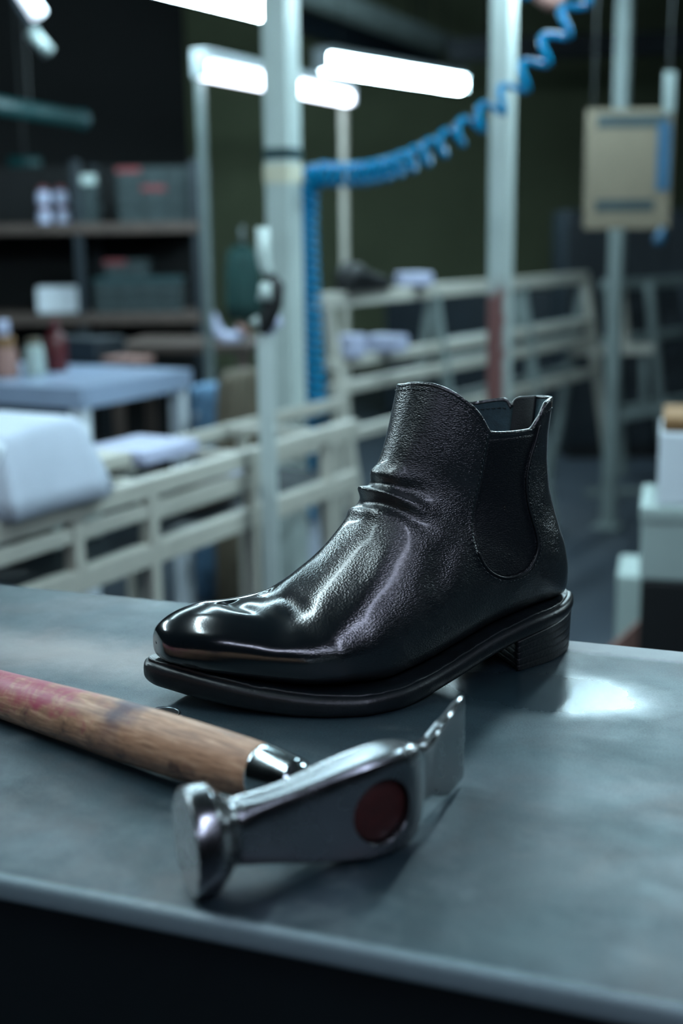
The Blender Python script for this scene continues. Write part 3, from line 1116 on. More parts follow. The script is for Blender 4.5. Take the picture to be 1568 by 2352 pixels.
sp = SA[:, :2]
ds = np.r_[0, np.cumsum(np.maximum(np.linalg.norm(np.diff(sp, axis=0), axis=1), 0.0004))]
fine_s = np.unique(np.concatenate([np.linspace(a, b, 7) for a, b in zip(ds[:-1], ds[1:])]))
SF = pchip(ds, SA, fine_s)
tang = np.gradient(pchip(ds, SA, np.linspace(0, ds[-1], 60))[:, :2], axis=0)
for _ in range(6):
    tang[1:-1] = 0.25 * tang[:-2] + 0.5 * tang[1:-1] + 0.25 * tang[2:]
tang[:14] = tang[14]
tl = np.linspace(0, ds[-1], 60)
NA = 72
th = np.linspace(0, 2 * PI, NA, endpoint=False)
rings = []
for s, k in zip(fine_s, SF):
    d = np.array([np.interp(s, tl, tang[:, 0]), np.interp(s, tl, tang[:, 1])])
    d /= np.linalg.norm(d)
    nrm = np.array([-d[1], d[0]])
    e = 2 / k[5]
    a = np.sign(np.cos(th)) * np.abs(np.cos(th)) ** e * k[2]
    z = (k[3] + k[4]) / 2 + np.sign(np.sin(th)) * np.abs(np.sin(th)) ** e * (k[4] - k[3]) / 2
    rg = resample(np.c_[(k[:2] - eye)[None, :] + a[:, None] * nrm[None, :], z], NA, True)
    rings.append(rg)
G = np.array(rings)
ni, nj = G.shape[:2]
head = link('hammer_head', mesh_np('hammer_head', G.reshape(-1, 3), list(grid_faces(ni, nj)) + [tuple(range(nj))[::-1], tuple((ni - 1) * nj + k for k in range(nj))]), M_STEEL, hammer)
# eye of the head: a countersunk hole that shows the end of the handle
HD = math.radians(140.7)
hdir = Vector((math.cos(HD), math.sin(HD), 0))
fc = np.array(on_z(882, 1867, TZ + 0.0235))
face_c = Vector((fc[0] - eye[0], fc[1] - eye[1], 0.0235))
nface = Vector((0.56, -0.83, 0.0)).normalized()
zq = nface.to_track_quat('Z', 'Y').to_matrix().to_4x4()
bm = bmesh.new()
EM = Matrix.Translation(face_c) @ zq
add_lathe(bm, [(0.0170, 0.004), (0.0158, 0.0003), (0.0148, -0.0012), (0.0143, -0.006)], 48, EM)
cut = obj_bm('cutter', bm, None)
bool_ok = False
md = head.modifiers.new('eye', 'BOOLEAN')
md.object = cut
md.operation = 'DIFFERENCE'
md.solver = 'EXACT'
cut.location = hammer.location
bpy.context.view_layer.update()
dg = bpy.context.evaluated_depsgraph_get()
me2 = bpy.data.meshes.new_from_object(head.evaluated_get(dg))
head.modifiers.clear()
head.data = me2
bpy.data.objects.remove(cut)
for p in head.data.polygons:
    p.use_smooth = True
head.data.set_sharp_from_angle(angle=math.radians(18))
bm = bmesh.new()
add_lathe(bm, [(0.0142, -0.0058), (0.0142, -0.0042), (0.0132, -0.0034), (0.006, -0.0028), (0, -0.0027)], 40, EM)
hend = obj_bm('handle_end', bm, M_EYEWOOD, hammer, True)
hend['label'] = 'dark red end of the handle showing in the eye of the head'
# handle: local x runs from the eye to the grip
hroot = Vector((0, 0, 0.0222))
gx = hdir
tilt = -0.0300
hd3 = Vector((hdir.x, hdir.y, tilt)).normalized()
side = Vector((-hdir.y, hdir.x, 0))
upv = hd3.cross(side) * -1
if upv.z < 0:
    upv = -upv
HM = Matrix.Identity(4)
for i in range(3):
    HM[i][0], HM[i][1], HM[i][2], HM[i][3] = hd3[i], side[i], upv[i], hroot[i]


def spun(name, prof, m, n=48, flat=1.0):
    """prof: (x, r) along the handle axis"""
    P = np.array([(x, r) for x, r in prof])
    th_ = np.linspace(0, 2 * PI, n, endpoint=False)
    G_ = np.stack([np.repeat(P[:, :1], n, 1), P[:, 1:] * np.cos(th_)[None] * flat, P[:, 1:] * np.sin(th_)[None]], -1)
    a, b = G_.shape[:2]
    me = mesh_np(name, G_.reshape(-1, 3), list(grid_faces(a, b)) + [tuple(range(b))[::-1], tuple((a - 1) * b + k for k in range(b))])
    o = link(name, me, m, hammer)
    o.matrix_local = HM
    return o


xs = np.linspace(0.0595, 0.325, 120)
rk = pchip([0.0595, 0.075, 0.10, 0.15, 0.20, 0.26, 0.30, 0.318, 0.3245, 0.325], [0.0136, 0.0144, 0.0152, 0.0158, 0.0150, 0.0136, 0.0129, 0.0110, 0.006, 0.001], xs)
spun('handle', list(zip(xs, rk)), M_WOOD, flat=0.95)
spun('ferrule', [(0.010, 0.0085), (0.030, 0.0092), (0.0375, 0.0098), (0.0385, 0.0112), (0.0400, 0.0116), (0.0570, 0.0135), (0.0598, 0.0139), (0.0610, 0.0139), (0.0614, 0.0134)], M_CHROME, flat=0.95)

# ------------------------------------------------------------------ the hall behind the bench
M_PAINT = mat('grey painted steel', 'aba99f', 0.42, vary=0.10, scale=8, bump=0.05)
M_PAINT2 = mat('dull grey painted steel', '6d7877', 0.5, vary=0.14, scale=8, bump=0.05)
M_POST = mat('pale grey post paint', 'a8b4b1', 0.4, vary=0.10, scale=6)
M_STANDP = mat('light grey stand paint', 'b0bbb9', 0.4, vary=0.06, scale=6)
M_PALETAPE = mat('pale tape', 'c2bea8', 0.5, vary=0.06)
M_WHITE = mat('white cotton', 'b0b8c6', 0.85, vary=0.06, scale=9)
M_LILAC = mat('lilac white plastic', 'a6abc4', 0.6, vary=0.08, scale=12)
M_PAPER = mat('cream paper', '62594a', 0.8, vary=0.06, scale=14)
M_CARD = mat('brown cardboard', '7a5a38', 0.8, vary=0.12, scale=20)
M_BEIGE = mat('beige wood', '463a34', 0.7, vary=0.2, scale=12)
M_BOXW = mat('white shoe box', 'd2dae2', 0.65, vary=0.04, scale=8)
M_BOXG = mat('pale green grey box', '98a6a3', 0.7, vary=0.08, scale=8)
M_DTEAL = mat('dark teal plastic', '15383c', 0.5, vary=0.15, scale=10)
M_GBOX = mat('grey green carton', '212e30', 0.75, vary=0.18, scale=9)
M_GREEN = mat('dark green cloth', '08302e', 0.9, vary=0.3, scale=14)
M_RED = mat('red plastic', '4c0a10', 0.4, vary=0.15, scale=15)
M_REDDIM = mat('dull red label', '6a2c30', 0.7, vary=0.15, scale=15)
M_BLACK = mat('black rubber', '0a0d0f', 0.55, vary=0.2, scale=20)
M_BLUEP = mat('blue plastic sheet', '05405c', 0.5, vary=0.15, scale=12)
M_PINK = mat('pinkish cardboard', '8c6a62', 0.8, vary=0.08, scale=12)
M_NAVY = mat('dark navy paint', '101c24', 0.6, vary=0.2, scale=6)


def hose_mat():
    t = NT('blue air hose')
    t.b.inputs['Base Color'].default_value = (0.0, 0.19, 0.38, 1)
    t.b.inputs['Roughness'].default_value = 0.28
    t.b.inputs['Specular IOR Level'].default_value = 0.12
    t.b.inputs['Transmission Weight'].default_value = 0.0
    t.b.inputs['Subsurface Weight'].default_value = 0.0
    return t.m


M_HOSE = hose_mat()
RD = math.radians(62.0)
dv = np.array([math.cos(RD), math.sin(RD), 0])          # along the racks, away to the right
nv = np.array([-math.sin(RD), math.cos(RD), 0])         # across them, away to the left


def on_plane(px, py, P0, d):
    n = np.array([d[1], -d[0], 0])
    r = ray(px, py)
    return CAM + r * (((P0 - CAM) @ n) / (r @ n))


def bar_part(name, parent, a, b, w=0.03, h=None, m=None, bev=0.003):
    bm = bmesh.new()
    o = np.array(parent.location)
    add_bar(bm, np.asarray(a) - o, np.asarray(b) - o, w, h or w, bev)
    return obj_bm(name, bm, m or M_PAINT, parent)


def level(p, z):
    return np.array([p[0], p[1], z])


def post(name, px, py, Y, w, label, m, z1=CEIL, z0=0.0, rz=0.0):
    c = at(px, py, Y)
    r = empty(name, (c[0], c[1], z0))
    tag(r, label, 'post')
    bm = bmesh.new()
    add_box(bm, -w / 2, w / 2, -w / 2, w / 2, 0, z1 - z0, 0.004, Matrix.Rotation(rz, 4, 'Z'))
    obj_bm('shaft', bm, m, r)
    bm = bmesh.new()
    add_box(bm, -w, w, -w, w, 0, 0.012, 0.002, Matrix.Rotation(rz, 4, 'Z'))
    obj_bm('foot_plate', bm, m, r)
    return r


AZ = RD - PI / 2
# --- the nearest post and what hangs on it
P1 = post('steel_post', 654, 560, 3.35, 0.070, 'tall grey steel post left of the blue coiled hose, nearest to the bench', M_POST, rz=AZ)
for ya, yb_, m, lab in ((338, 366, M_DTEAL, 'teal tape'), (376, 420, M_PALETAPE, 'pale tape')):
    za, zb_ = at(654, ya, 3.31)[2], at(654, yb_, 3.31)[2]
    bm = bmesh.new()
    add_box(bm, -0.0365, 0.0365, -0.0365, 0.0365, zb_, za, 0.002, Matrix.Rotation(AZ, 4, 'Z'))
    obj_bm('tape_band', bm, m, P1)['label'] = lab + ' wrapped round the post'
# second post, rusty at its foot


def rust_paint():
    t = NT('grey paint with rust')
    v = t.coord()
    sx = t.n('ShaderNodeSeparateXYZ')
    t.l(v, sx.inputs[0])
    f = t.math('ADD', t.math('MULTIPLY', t.noise(v, 7, 4), 0.25), sx.outputs['Z'])
    low = t.ramp(f, [(1.05 / 2, 1.0), (1.12 / 2, 0.0)])
    t.t.links.remove(low.node.inputs[0].links[0])
    t.l(t.math('MULTIPLY', f, 0.5), low.node.inputs[0])
    side_ = t.ramp(t.math('ADD', t.math('MULTIPLY', sx.outputs['X'], 8.0), t.math('MULTIPLY', t.noise(v, 30, 3), 0.3)), [(0.16, 1.0), (0.28, 0.0)])
    k = t.math('MULTIPLY', low, side_)
    t.l(t.mix(k, hexc('a5b0ad'), hexc('6a4442')), t.b.inputs['Base Color'])
    t.b.inputs['Roughness'].default_value = 0.45
    return t.m


post('steel_post', 1150, 560, 3.6, 0.056, 'grey steel post behind the boot with a rusty patch above the boot collar', rust_paint(), rz=AZ)
post('steel_post', 1421, 420, 4.85, 0.050, 'thin grey steel post passing in front of the cream paper sheet', M_PAINT2, rz=AZ)

# --- lamp stand: two posts with a lamp between their tops
la, lb = at(458, 160, 4.3), at(800, 226, 5.25)
lz = (la[2] + lb[2]) / 2
batten_lamp(level(la, lz), level(lb, lz), 'violet white lamp resting on two thin posts, crossed by the nearest post', M_TUBEV3, w=0.064, hang=False)
post('lamp_post', 470, 500, 4.40, 0.024, 'thin post under the left end of the low violet lamp', M_PAINT2, z1=lz + 0.02, rz=AZ)
post('lamp_post', 791, 500, 5.3, 0.026, 'thin post under the right end of the low violet lamp', M_PAINT, z1=lz + 0.02, rz=AZ)

# --- dim lamps top left
ua, ub = at(-60, 232, 5.0), at(183, 274, 5.6)
o = empty('unlit_lamp', ua)
tag(o, 'unlit teal tube lamp at the upper left edge', 'lamp')
bm = bmesh.new()
add_tube(bm, [np.zeros(3), ub - ua], 0.035, 16)
obj_bm('tube', bm, M_TEALTUBE, o, True)
bm = bmesh.new()
add_tube(bm, [ub - ua, (ub - ua) * 1.03], 0.042, 16)
obj_bm('end_cap', bm, M_DTEAL, o, True)
bm = bmesh.new()
add_tube(bm, [(ub - ua) * 0.5, (ub - ua) * 0.5 + np.array((0, 0, CEIL - (ua[2] + ub[2]) / 2))], 0.004, 6)
obj_bm('hanger', bm, M_APRON0, o)
ua, ub = at(22, 374, 6.2), at(92, 376, 6.2)
o = empty('unlit_lamp', ua)
tag(o, 'short unlit teal tube lamp low over the left shelf', 'lamp')
bm = bmesh.new()
add_tube(bm, [np.zeros(3), ub - ua], 0.03, 14)
obj_bm('tube', bm, M_TEALTUBE, o, True)
bm = bmesh.new()
add_tube(bm, [(ub - ua) * 0.5, (ub - ua) * 0.5 + np.array((0, 0, CEIL - ua[2]))], 0.004, 6)
obj_bm('hanger', bm, M_APRON0, o)
o = empty('fluorescent_lamp', at(20, -70, 4.2))
tag(o, 'small steep lamp in the upper left corner, its lit end pointing down', 'lamp')
base = np.array(o.location)
bm = bmesh.new()
add_tube(bm, [at(20, -70, 4.2) - base, at(90, 36, 4.2) - base], 0.026, 16)
obj_bm('tube', bm, M_TUBEDIM, o, True)
bm = bmesh.new()
add_tube(bm, [at(70, 72, 4.25) - base, at(112, 122, 4.25) - base], 0.022, 16)
obj_bm('end_cap', bm, M_PAINT2, o, True)
bm = bmesh.new()
add_bar(bm, at(0, -60, 4.3) - base, at(112, 118, 4.3) - base, 0.03, 0.02)
obj_bm('housing', bm, M_NAVY, o)
bm = bmesh.new()
add_tube(bm, [np.zeros(3), np.array((0, 0, CEIL - base[2]))], 0.004, 6)
obj_bm('hanger', bm, M_APRON0, o)

# --- beams under the ceiling
for (pa, pb, w, h, m, lab) in (((600, -60, 7.0), (1020, 104, 8.6), 0.13, 0.10, M_PAINT2, 'dim grey beam running under the ceiling above the hanging lamp'),
                               ((560, 10, 8.0), (1000, 150, 9.6), 0.10, 0.14, M_NAVY, 'dark beam under the ceiling behind the grey beam'),
                               ((1030, 118, 8.0), (1640, 96, 8.0), 0.10, 0.13, M_NAVY, 'dark cross beam at the upper right')):
    a, b = at(*pa), at(*pb)
    o = empty('ceiling_beam', a)
    tag(o, lab, 'beam')
    bm = bmesh.new()
    add_bar(bm, np.zeros(3), b - a, w, h)
    obj_bm('beam', bm, m, o)
    for f in (0.15, 0.85):
        p = (b - a) * f
        bm = bmesh.new()
        add_tube(bm, [p, p + np.array((0, 0, CEIL - a[2] - p[2]))], 0.008, 8)
        obj_bm('hanger', bm, M_APRON0, o)

# --- coiled hose
path = np.array([at(1350, -70, 2.94), at(1332, -8, 2.95), at(1288, 66, 2.97), at(1222, 154, 3.0), at(1150, 234, 3.03), at(1060, 305, 3.08), at(960, 362, 3.16), at(860, 396, 3.26), at(775, 402, 3.34), at(728, 402, 3.38),
                 at(707, 432, 3.4), at(703, 500, 3.4), at(706, 600, 3.41), at(713, 720, 3.42), at(719, 840, 3.43), at(727, 968, 3.44)])
pp = resample(catmull(path, 30), 1500)
cl = np.r_[0, np.cumsum(np.linalg.norm(np.diff(pp, axis=0), axis=1))]
frac = cl / cl[-1]
pitch = pchip([0, 0.15, 0.30, 0.42, 0.52, 0.60, 0.75, 1.0], [0.072, 0.070, 0.054, 0.040, 0.030, 0.026, 0.024, 0.023], frac)
turns = np.r_[0, np.cumsum(np.diff(cl) / pitch[1:])]
nt = int(turns[-1] * 16)
tq = np.linspace(0, turns[-1], nt)
ctr = np.stack([np.interp(tq, turns, pp[:, k]) for k in range(3)], 1)
tg = np.gradient(ctr, axis=0)
for _ in range(30):
    tg[1:-1] = 0.25 * tg[:-2] + 0.5 * tg[1:-1] + 0.25 * tg[2:]
tg /= np.linalg.norm(tg, axis=1, keepdims=True)
ref = np.array([0.25, 1.0, 0.1])
sdv = np.cross(tg, ref)
sdv /= np.linalg.norm(sdv, axis=1, keepdims=True)
upn = np.cross(sdv, tg)
cr = np.interp(tq / tq[-1], [0, 0.4, 0.55, 1], [0.0235, 0.0245, 0.0245, 0.0235])
ph = tq * 2 * PI + 1.0
hel = ctr + cr[:, None] * (np.cos(ph)[:, None] * sdv + np.sin(ph)[:, None] * upn)
o = empty('coiled_hose', path[-1])
tag(o, 'blue coiled air hose hanging from the upper right down the side of the nearest post', 'hose')
base = np.array(o.location)
bm = bmesh.new()
add_tube(bm, hel - base, 0.0078, 8)
obj_bm('coil', bm, M_HOSE, o, True)
bm = bmesh.new()
tail = catmull(np.array([hel[-1], at(724, 985, 3.45), at(716, 1040, 3.46), at(713, 1140, 3.46), at(718, 1200, 3.46)]), 8)
add_tube(bm, tail - base, 0.0085, 10)
obj_bm('straight_tail', bm, M_HOSE, o, True)
bm = bmesh.new()
add_tube(bm, [at(672, 396, 3.37) - base, at(705, 396, 3.38) - base, at(742, 400, 3.38) - base], 0.010, 10)
obj_bm('hook', bm, M_HOSE, o, True)
bm = bmesh.new()
add_tube(bm, [hel[0] - base, at(1352, -90, 2.94) - base + 0, np.array((*(at(1352, -90, 2.94) - base)[:2], CEIL - base[2]))], 0.0064, 10)
obj_bm('drop_line', bm, M_HOSE, o, True)
# blurred hand-sized coupling beside the hose at the top
o = empty('hose_coupling', at(1258, 2, 2.6))
tag(o, 'pale coupling with a blue collar beside the top of the coiled hose', 'coupling')
base = np.array(o.location)
bm = bmesh.new()
add_tube(bm, [at(1232, -20, 2.6) - base, at(1262, 4, 2.6) - base, at(1288, -20, 2.6) - base], [0.018, 0.02, 0.016], 14)
obj_bm('body', bm, M_PINK, o, True)
bm = bmesh.new()
add_tube(bm, [at(1200, -40, 2.6) - base, at(1214, -4, 2.6) - base], 0.014, 14)
obj_bm('collar', bm, M_HOSE, o, True)
bm = bmesh.new()
add_tube(bm, [at(1262, -10, 2.6) - base, np.array((*(at(1262, -10, 2.6) - base)[:2], CEIL - base[2]))], 0.005, 8)
obj_bm('drop_line', bm, M_APRON0, o, True)

# --- low rack on the left, in front of the post
Q0 = at(170, 1200, 2.05)
back_off = nv * 0.27


def rack_rail(root, px, py, pxa, pxb, w, m=M_PAINT, off=None, name='rail', h=None):
    P0 = Q0 if off is None else Q0 + off
    z = on_plane(px, py, P0, dv)[2]
    a = level(on_plane(pxa, py, P0, dv), z)
    b = level(on_plane(pxb, py, P0, dv), z)
    return bar_part(name, root, a, b, w, h, m)


def rack_post(root, px, pya, pyb, w, m=M_PAINT, off=None, floor=False, name='post'):
    P0 = Q0 if off is None else Q0 + off
    mid_ = on_plane(px, (pya + pyb) / 2, P0, dv)
    za = on_plane(px, pya, P0, dv)[2]
    zb_ = 0.0 if floor else on_plane(px, pyb, P0, dv)[2]
    return bar_part(name, root, level(mid_, za), level(mid_, zb_), w, w, m)


rk = empty('steel_rack', level(Q0 + dv * 0.5, 0))
tag(rk, 'low grey steel rack with open rails between the bench and the nearest post', 'rack')
rack_rail(rk, 370, 1262, -60, 815, 0.026, h=0.040)
rack_rail(rk, 370, 1110, -60, 815, 0.026, h=0.034)
rack_rail(rk, 260, 1197, -60, 600, 0.018, h=0.026)
rack_rail(rk, 450, 1148, 345, 600, 0.016, h=0.024)
rack_rail(rk, 400, 1020, 60, 790, 0.022, off=back_off, h=0.030)
rack_rail(rk, 420, 1120, 60, 790, 0.022, off=back_off, h=0.024)
rack_rail(rk, 720, 1150, 600, 790, 0.018, off=back_off, h=0.02)
rack_post(rk, 170, 1160, 1320, 0.026)
rack_post(rk, 345, 1118, 1370, 0.027, floor=True)
rack_post(rk, 578, 1045, 1370, 0.024, floor=True)
rack_post(rk, 752, 985, 1370, 0.024, floor=True)
rack_post(rk, 300, 1030, 1300, 0.024, off=back_off, floor=True)
rack_post(rk, 560, 980, 1300, 0.022, off=back_off, floor=True)
rack_post(rk, 775, 930, 1300, 0.022, off=back_off, floor=True)
for px in (170, 345, 578, 752):
    a = on_plane(px, 1230, Q0, dv)
    z = on_plane(370, 1110, Q0, dv)[2]
    bar_part('cross_rail', rk, level(a, z), level(a + back_off, z), 0.02)
    z = on_plane(370, 1262, Q0, dv)[2]
    bar_part('cross_rail', rk, level(a, z), level(a + back_off, z), 0.02)
z_low = on_plane(370, 1262, Q0, dv)[2] + 0.0205
z_mid = on_plane(370, 1110, Q0, dv)[2] + 0.0175
za_ = on_plane(60, 1200, Q0, dv)
zb2 = on_plane(800, 1200, Q0, dv)
bm = bmesh.new()
bo = np.array(rk.location)
for zz, w_ in ((z_low - 0.004, 0.26),):
    c = (za_ + zb2) / 2 + back_off / 2
    L_ = np.linalg.norm((zb2 - za_)[:2])
    mt = Matrix.Translation(Vector(level(c, 0) - bo)) @ Matrix.Rotation(RD, 4, 'Z')
    add_box(bm, -L_ / 2, L_ / 2, -w_ / 2, w_ / 2, zz - 0.004, zz, 0.001, mt)
obj_bm('shelf_sheet', bm, M_NAVY, rk)


def box_thing(name, label, cat, c, sx, sy, h, m, rz=AZ, bev=0.006, group=None, lid=None):
    """box standing at c (x, y, z of its underside)"""
    o = empty(name, c, rz)
    tag(o, label, cat, group)
    bm = bmesh.new()
    hh = h - (lid[1] if lid else 0)
    add_box(bm, -sx / 2, sx / 2, -sy / 2, sy / 2, 0, hh, bev)
    obj_bm('body', bm, m, o)
    if lid:
        bm = bmesh.new()
        add_box(bm, -sx / 2 - 0.003, sx / 2 + 0.003, -sy / 2 - 0.003, sy / 2 + 0.003, hh - 0.001, h, bev)
        obj_bm('lid', bm, lid[0], o)
    return o


def on_rack(px, py, z, back=0.2):
    """point over the near rail at the pixel's column, pushed back onto the shelf"""
    p = on_plane(px, py, Q0, dv) + nv * back
    return level(p, z)


# things on the rack
def cloth_block(name, label, c, sx, sy, h, m, rz):
    o = empty(name, c, rz)
    tag(o, label, 'cloth')
    n = 26
    V, Fq = [], []
    th_ = np.linspace(0, 2 * PI, 64, endpoint=False)
    lay = [(0, 1.0), (0.25, 0.96), (0.55, 0.90), (0.82, 0.84), (0.95, 0.80), (1.0, 0.74), (1.0, 0.5), (1.0, 0.02)]
    for zf, k in lay:
        for i, t_ in enumerate(th_):
            e = 0.32
            x = math.copysign(abs(math.cos(t_)) ** e, math.cos(t_)) * sx / 2 * k
            y = math.copysign(abs(math.sin(t_)) ** e, math.sin(t_)) * sy / 2 * k
            rip = 1 + (1 - zf) * 0.03 * math.sin(9 * t_ + 1.3) + (1 - zf) * 0.018 * math.sin(17 * t_)
            V.append((x * rip, y * rip, h * zf + (0.006 * math.sin(3 * x / sx * 2 + 1) if k < 0.9 else 0)))
    Fq = list(grid_faces(len(lay), 64)) + [tuple(range(64))[::-1], tuple((len(lay) - 1) * 64 + i for i in range(64))]
    link('sheet', mesh_np('sheet', V, Fq), m, o)
    bm = bmesh.new()
    add_box(bm, -sx * 0.40, sx * 0.40, -sy * 0.40, sy * 0.40, 0, h * 0.9, 0.01)
    obj_bm('bundle', bm, M_BOXW, o)
    return o


z_cl = on_plane(140, 1090, Q0, dv)[2]
p_cl = on_rack(112, 1090, z_mid, 0.160)
cloth_block('folded_cloth', 'large white cloth bundle on the left end of the low rack', p_cl, 0.29, 0.40, 0.128, M_WHITE, RD)
box_thing('steel_tray', 'pale grey tray on the low rack right of the white cloth bundle', 'tray', on_rack(322, 1085, z_mid, 0.130), 0.08, 0.20, 0.030, M_PAINT, rz=AZ)
box_thing('white_carton', 'small pale carton inside the low rack behind its second post', 'box', on_rack(290, 1185, z_low, 0.160), 0.11, 0.14, 0.085, M_BOXG)
box_thing('grey_carton', 'small bluish carton low in the rack right of the second post', 'box', on_rack(468, 1220, z_low, 0.160), 0.10, 0.14, 0.075, M_GBOX)
box_thing('lilac_carton', 'flat lilac carton lying on the middle of the low rack', 'box', on_rack(465, 1075, z_mid, 0.140), 0.15, 0.18, 0.028, M_LILAC)
box_thing('brown_carton', 'brown carton low in the rack left of the upright stand', 'box', on_rack(556, 1160, z_low, 0.120), 0.13, 0.12, 0.055, M_BEIGE)
o = empty('cloth_ball', on_rack(640, 1140, z_low, 0.10))
tag(o, 'white crumpled cloth ball low in the rack left of the nearest post', 'cloth')
bm = bmesh.new()
bmesh.ops.create_icosphere(bm, subdivisions=4, radius=0.03)
for v in bm.verts:
    v.co *= 1 + 0.10 * math.sin(v.co.x * 170) * math.sin(v.co.y * 150 + 1) + 0.06 * math.sin(v.co.z * 260)
    v.co.z = v.co.z * 0.9 + 0.028
obj_bm('cloth', bm, M_LILAC, o, True)

# upright in front of the post that holds the air tool
c = at(615, 1000, 2.48)
sp_ = empty('tool_stand', (c[0], c[1], 0))
tag(sp_, 'pale upright stand in front of the nearest post with a tool hooked on its top', 'stand')
zt_ = at(615, 770, 2.48)[2]
bm = bmesh.new()
add_box(bm, -0.016, 0.016, -0.016, 0.016, 0, zt_, 0.003)
obj_bm('upright', bm, M_STANDP, sp_)
bm = bmesh.new()
add_box(bm, -0.06, 0.06, -0.12, 0.03, 0, 0.012, 0.003)
obj_bm('base_plate', bm, M_POST, sp_)
bm = bmesh.new()
add_tube(bm, [(0, 0, zt_ - 0.01), (0.012, 0, zt_ + 0.02), (0.03, -0.002, zt_ + 0.03)], 0.012, 10)
obj_bm('hook', bm, M_LILAC, sp_, True)
bs = np.array(sp_.location)
tl_ = empty('air_tool', at(615, 700, 2.46))
tag(tl_, 'black and white air tool hanging upright at the nearest post', 'tool')
base = np.array(tl_.location)
bm = bmesh.new()
add_tube(bm, [at(603, 522, 2.46) - base, at(604, 585, 2.46) - base, at(608, 612, 2.46) - base, at(621, 636, 2.46) - base], [0.0125, 0.0135, 0.012, 0.010], 14)
obj_bm('handle', bm, M_POST, tl_, True)
bm = bmesh.new()
add_tube(bm, [at(620, 632, 2.46) - base, at(632, 655, 2.46) - base, at(626, 700, 2.46) - base, at(612, 742, 2.46) - base, at(604, 768, 2.46) - base], [0.012, 0.018, 0.019, 0.016, 0.008], 14)
obj_bm('motor', bm, M_BLACK, tl_, True)
bm = bmesh.new()
add_tube(bm, [at(610, 650, 2.445) - base, at(608, 690, 2.445) - base], [0.010, 0.014], 12)
obj_bm('cup', bm, M_POST, tl_, True)
bm = bmesh.new()
add_tube(bm, [at(582, 730, 2.46) - base, at(598, 752, 2.46) - base], [0.009, 0.006], 10)
obj_bm('nozzle', bm, M_POST, tl_, True)
bm = bmesh.new()
add_tube(bm, [at(622, 690, 2.46) - base, np.array((0.0, 0.0, zt_ + 0.02 - base[2])) + np.array((bs[0] - base[0], bs[1] - base[1], 0))], 0.006, 8)
obj_bm('hook', bm, M_BLACK, tl_, True)

# white sack on the floor behind the rack
o = empty('paper_sack', level(at(690, 1250, 3.52), 0), 0.2)
tag(o, 'white sack with a red mark standing under the blue hose', 'sack')
zs = at(690, 1172, 3.52)[2]
V = []
lay = [(0, 0.85), (0.05, 1.0), (0.5, 1.03), (0.85, 0.95), (0.96, 0.8), (1.0, 0.55), (1.0, 0.02)]
for zf, k in lay:
    for t_ in np.linspace(0, 2 * PI, 40, endpoint=False):
        V.append((0.055 * k * math.copysign(abs(math.cos(t_)) ** 0.6, math.cos(t_)), 0.05 * k * math.copysign(abs(math.sin(t_)) ** 0.6, math.sin(t_)), zs * zf))
link('sack', mesh_np('sack', V, list(grid_faces(len(lay), 40)) + [tuple(range(40))[::-1], tuple(len(lay) * 40 - 40 + i for i in range(40))]), M_WHITE, o)
bm = bmesh.new()
add_box(bm, -0.004, 0.035, -0.054, -0.045, zs * 0.93, zs * 0.99, 0.002)
obj_bm('red_mark', bm, M_REDDIM, o)

# --- white covered thing left of the post
o = empty('dust_cover', level(at(556, 920, 3.72), 0), AZ)
tag(o, 'pale dust cover standing just left of the nearest post', 'cover')
zc = at(556, 850, 3.72)[2]
V = []
lay = [(0, 1.05), (0.4, 1.0), (0.8, 0.9), (0.95, 0.8), (1.0, 0.6), (1.0, 0.02)]
for zf, k in lay:
    for t_ in np.linspace(0, 2 * PI, 56, endpoint=False):
        rip = 1 + 0.06 * math.sin(8 * t_) * (1 - 0.7 * zf)
        V.append((0.060 * k * rip * math.copysign(abs(math.cos(t_)) ** 0.7, math.cos(t_)), 0.11 * k * rip * math.copysign(abs(math.sin(t_)) ** 0.7, math.sin(t_)), zc * zf))
link('cover', mesh_np('cover', V, list(grid_faces(len(lay), 56)) + [tuple(range(56))[::-1], tuple(len(lay) * 56 - 56 + i for i in range(56))]), M_PAPER, o)

# --- work table with a pale top, left
C0 = at(185, 892, 3.3)
ztab = C0[2]
e1 = on_z(440, 848, ztab)
e0 = on_z(-60, 883, ztab)
d1 = (e1 - C0) / np.linalg.norm(e1 - C0)
wt = empty('work_table', level(C0, 0))
tag(wt, 'work table with a pale bluish top and a white leg behind the cloth bundle', 'table')
dl = np.array([-d1[1], d1[0], 0])
L1, L2 = np.linalg.norm(e1 - C0), 1.1
V = []
for zz in (-0.055, 0.0):
    for q in (np.zeros(3), d1 * L1, d1 * L1 + dl * L2, dl * L2):
        V.append((q[0], q[1], ztab + zz))
me = mesh_np('table_top', V, [(0, 3, 2, 1), (4, 5, 6, 7), (0, 1, 5, 4), (1, 2, 6, 5), (2, 3, 7, 6), (3, 0, 4, 7)])
link('table_top', me, mat('pale blue laminate', '8f9fb8', 0.35, vary=0.08, scale=8), wt, False)
for q in (d1 * 0.03 + dl * 0.03, d1 * (L1 - 0.03) + dl * 0.03, d1 * 0.03 + dl * (L2 - 0.03), d1 * (L1 - 0.03) + dl * (L2 - 0.03)):
    bm = bmesh.new()
    add_bar(bm, level(q, 0), level(q, ztab - 0.055), 0.04, 0.04)
    obj_bm('leg', bm, M_BOXW, wt)


def lathe_thing(name, label, cat, c, parts, group=None, n=24):
    o = empty(name, c)
    tag(o, label, cat, group)
    for nm, prof, m in parts:
        bm = bmesh.new()
        add_lathe(bm, prof, n)
        obj_bm(nm, bm, m, o, True)
    return o


def on_table(px, Y):
    p = at(px, 800, Y)
    return level(p, ztab)


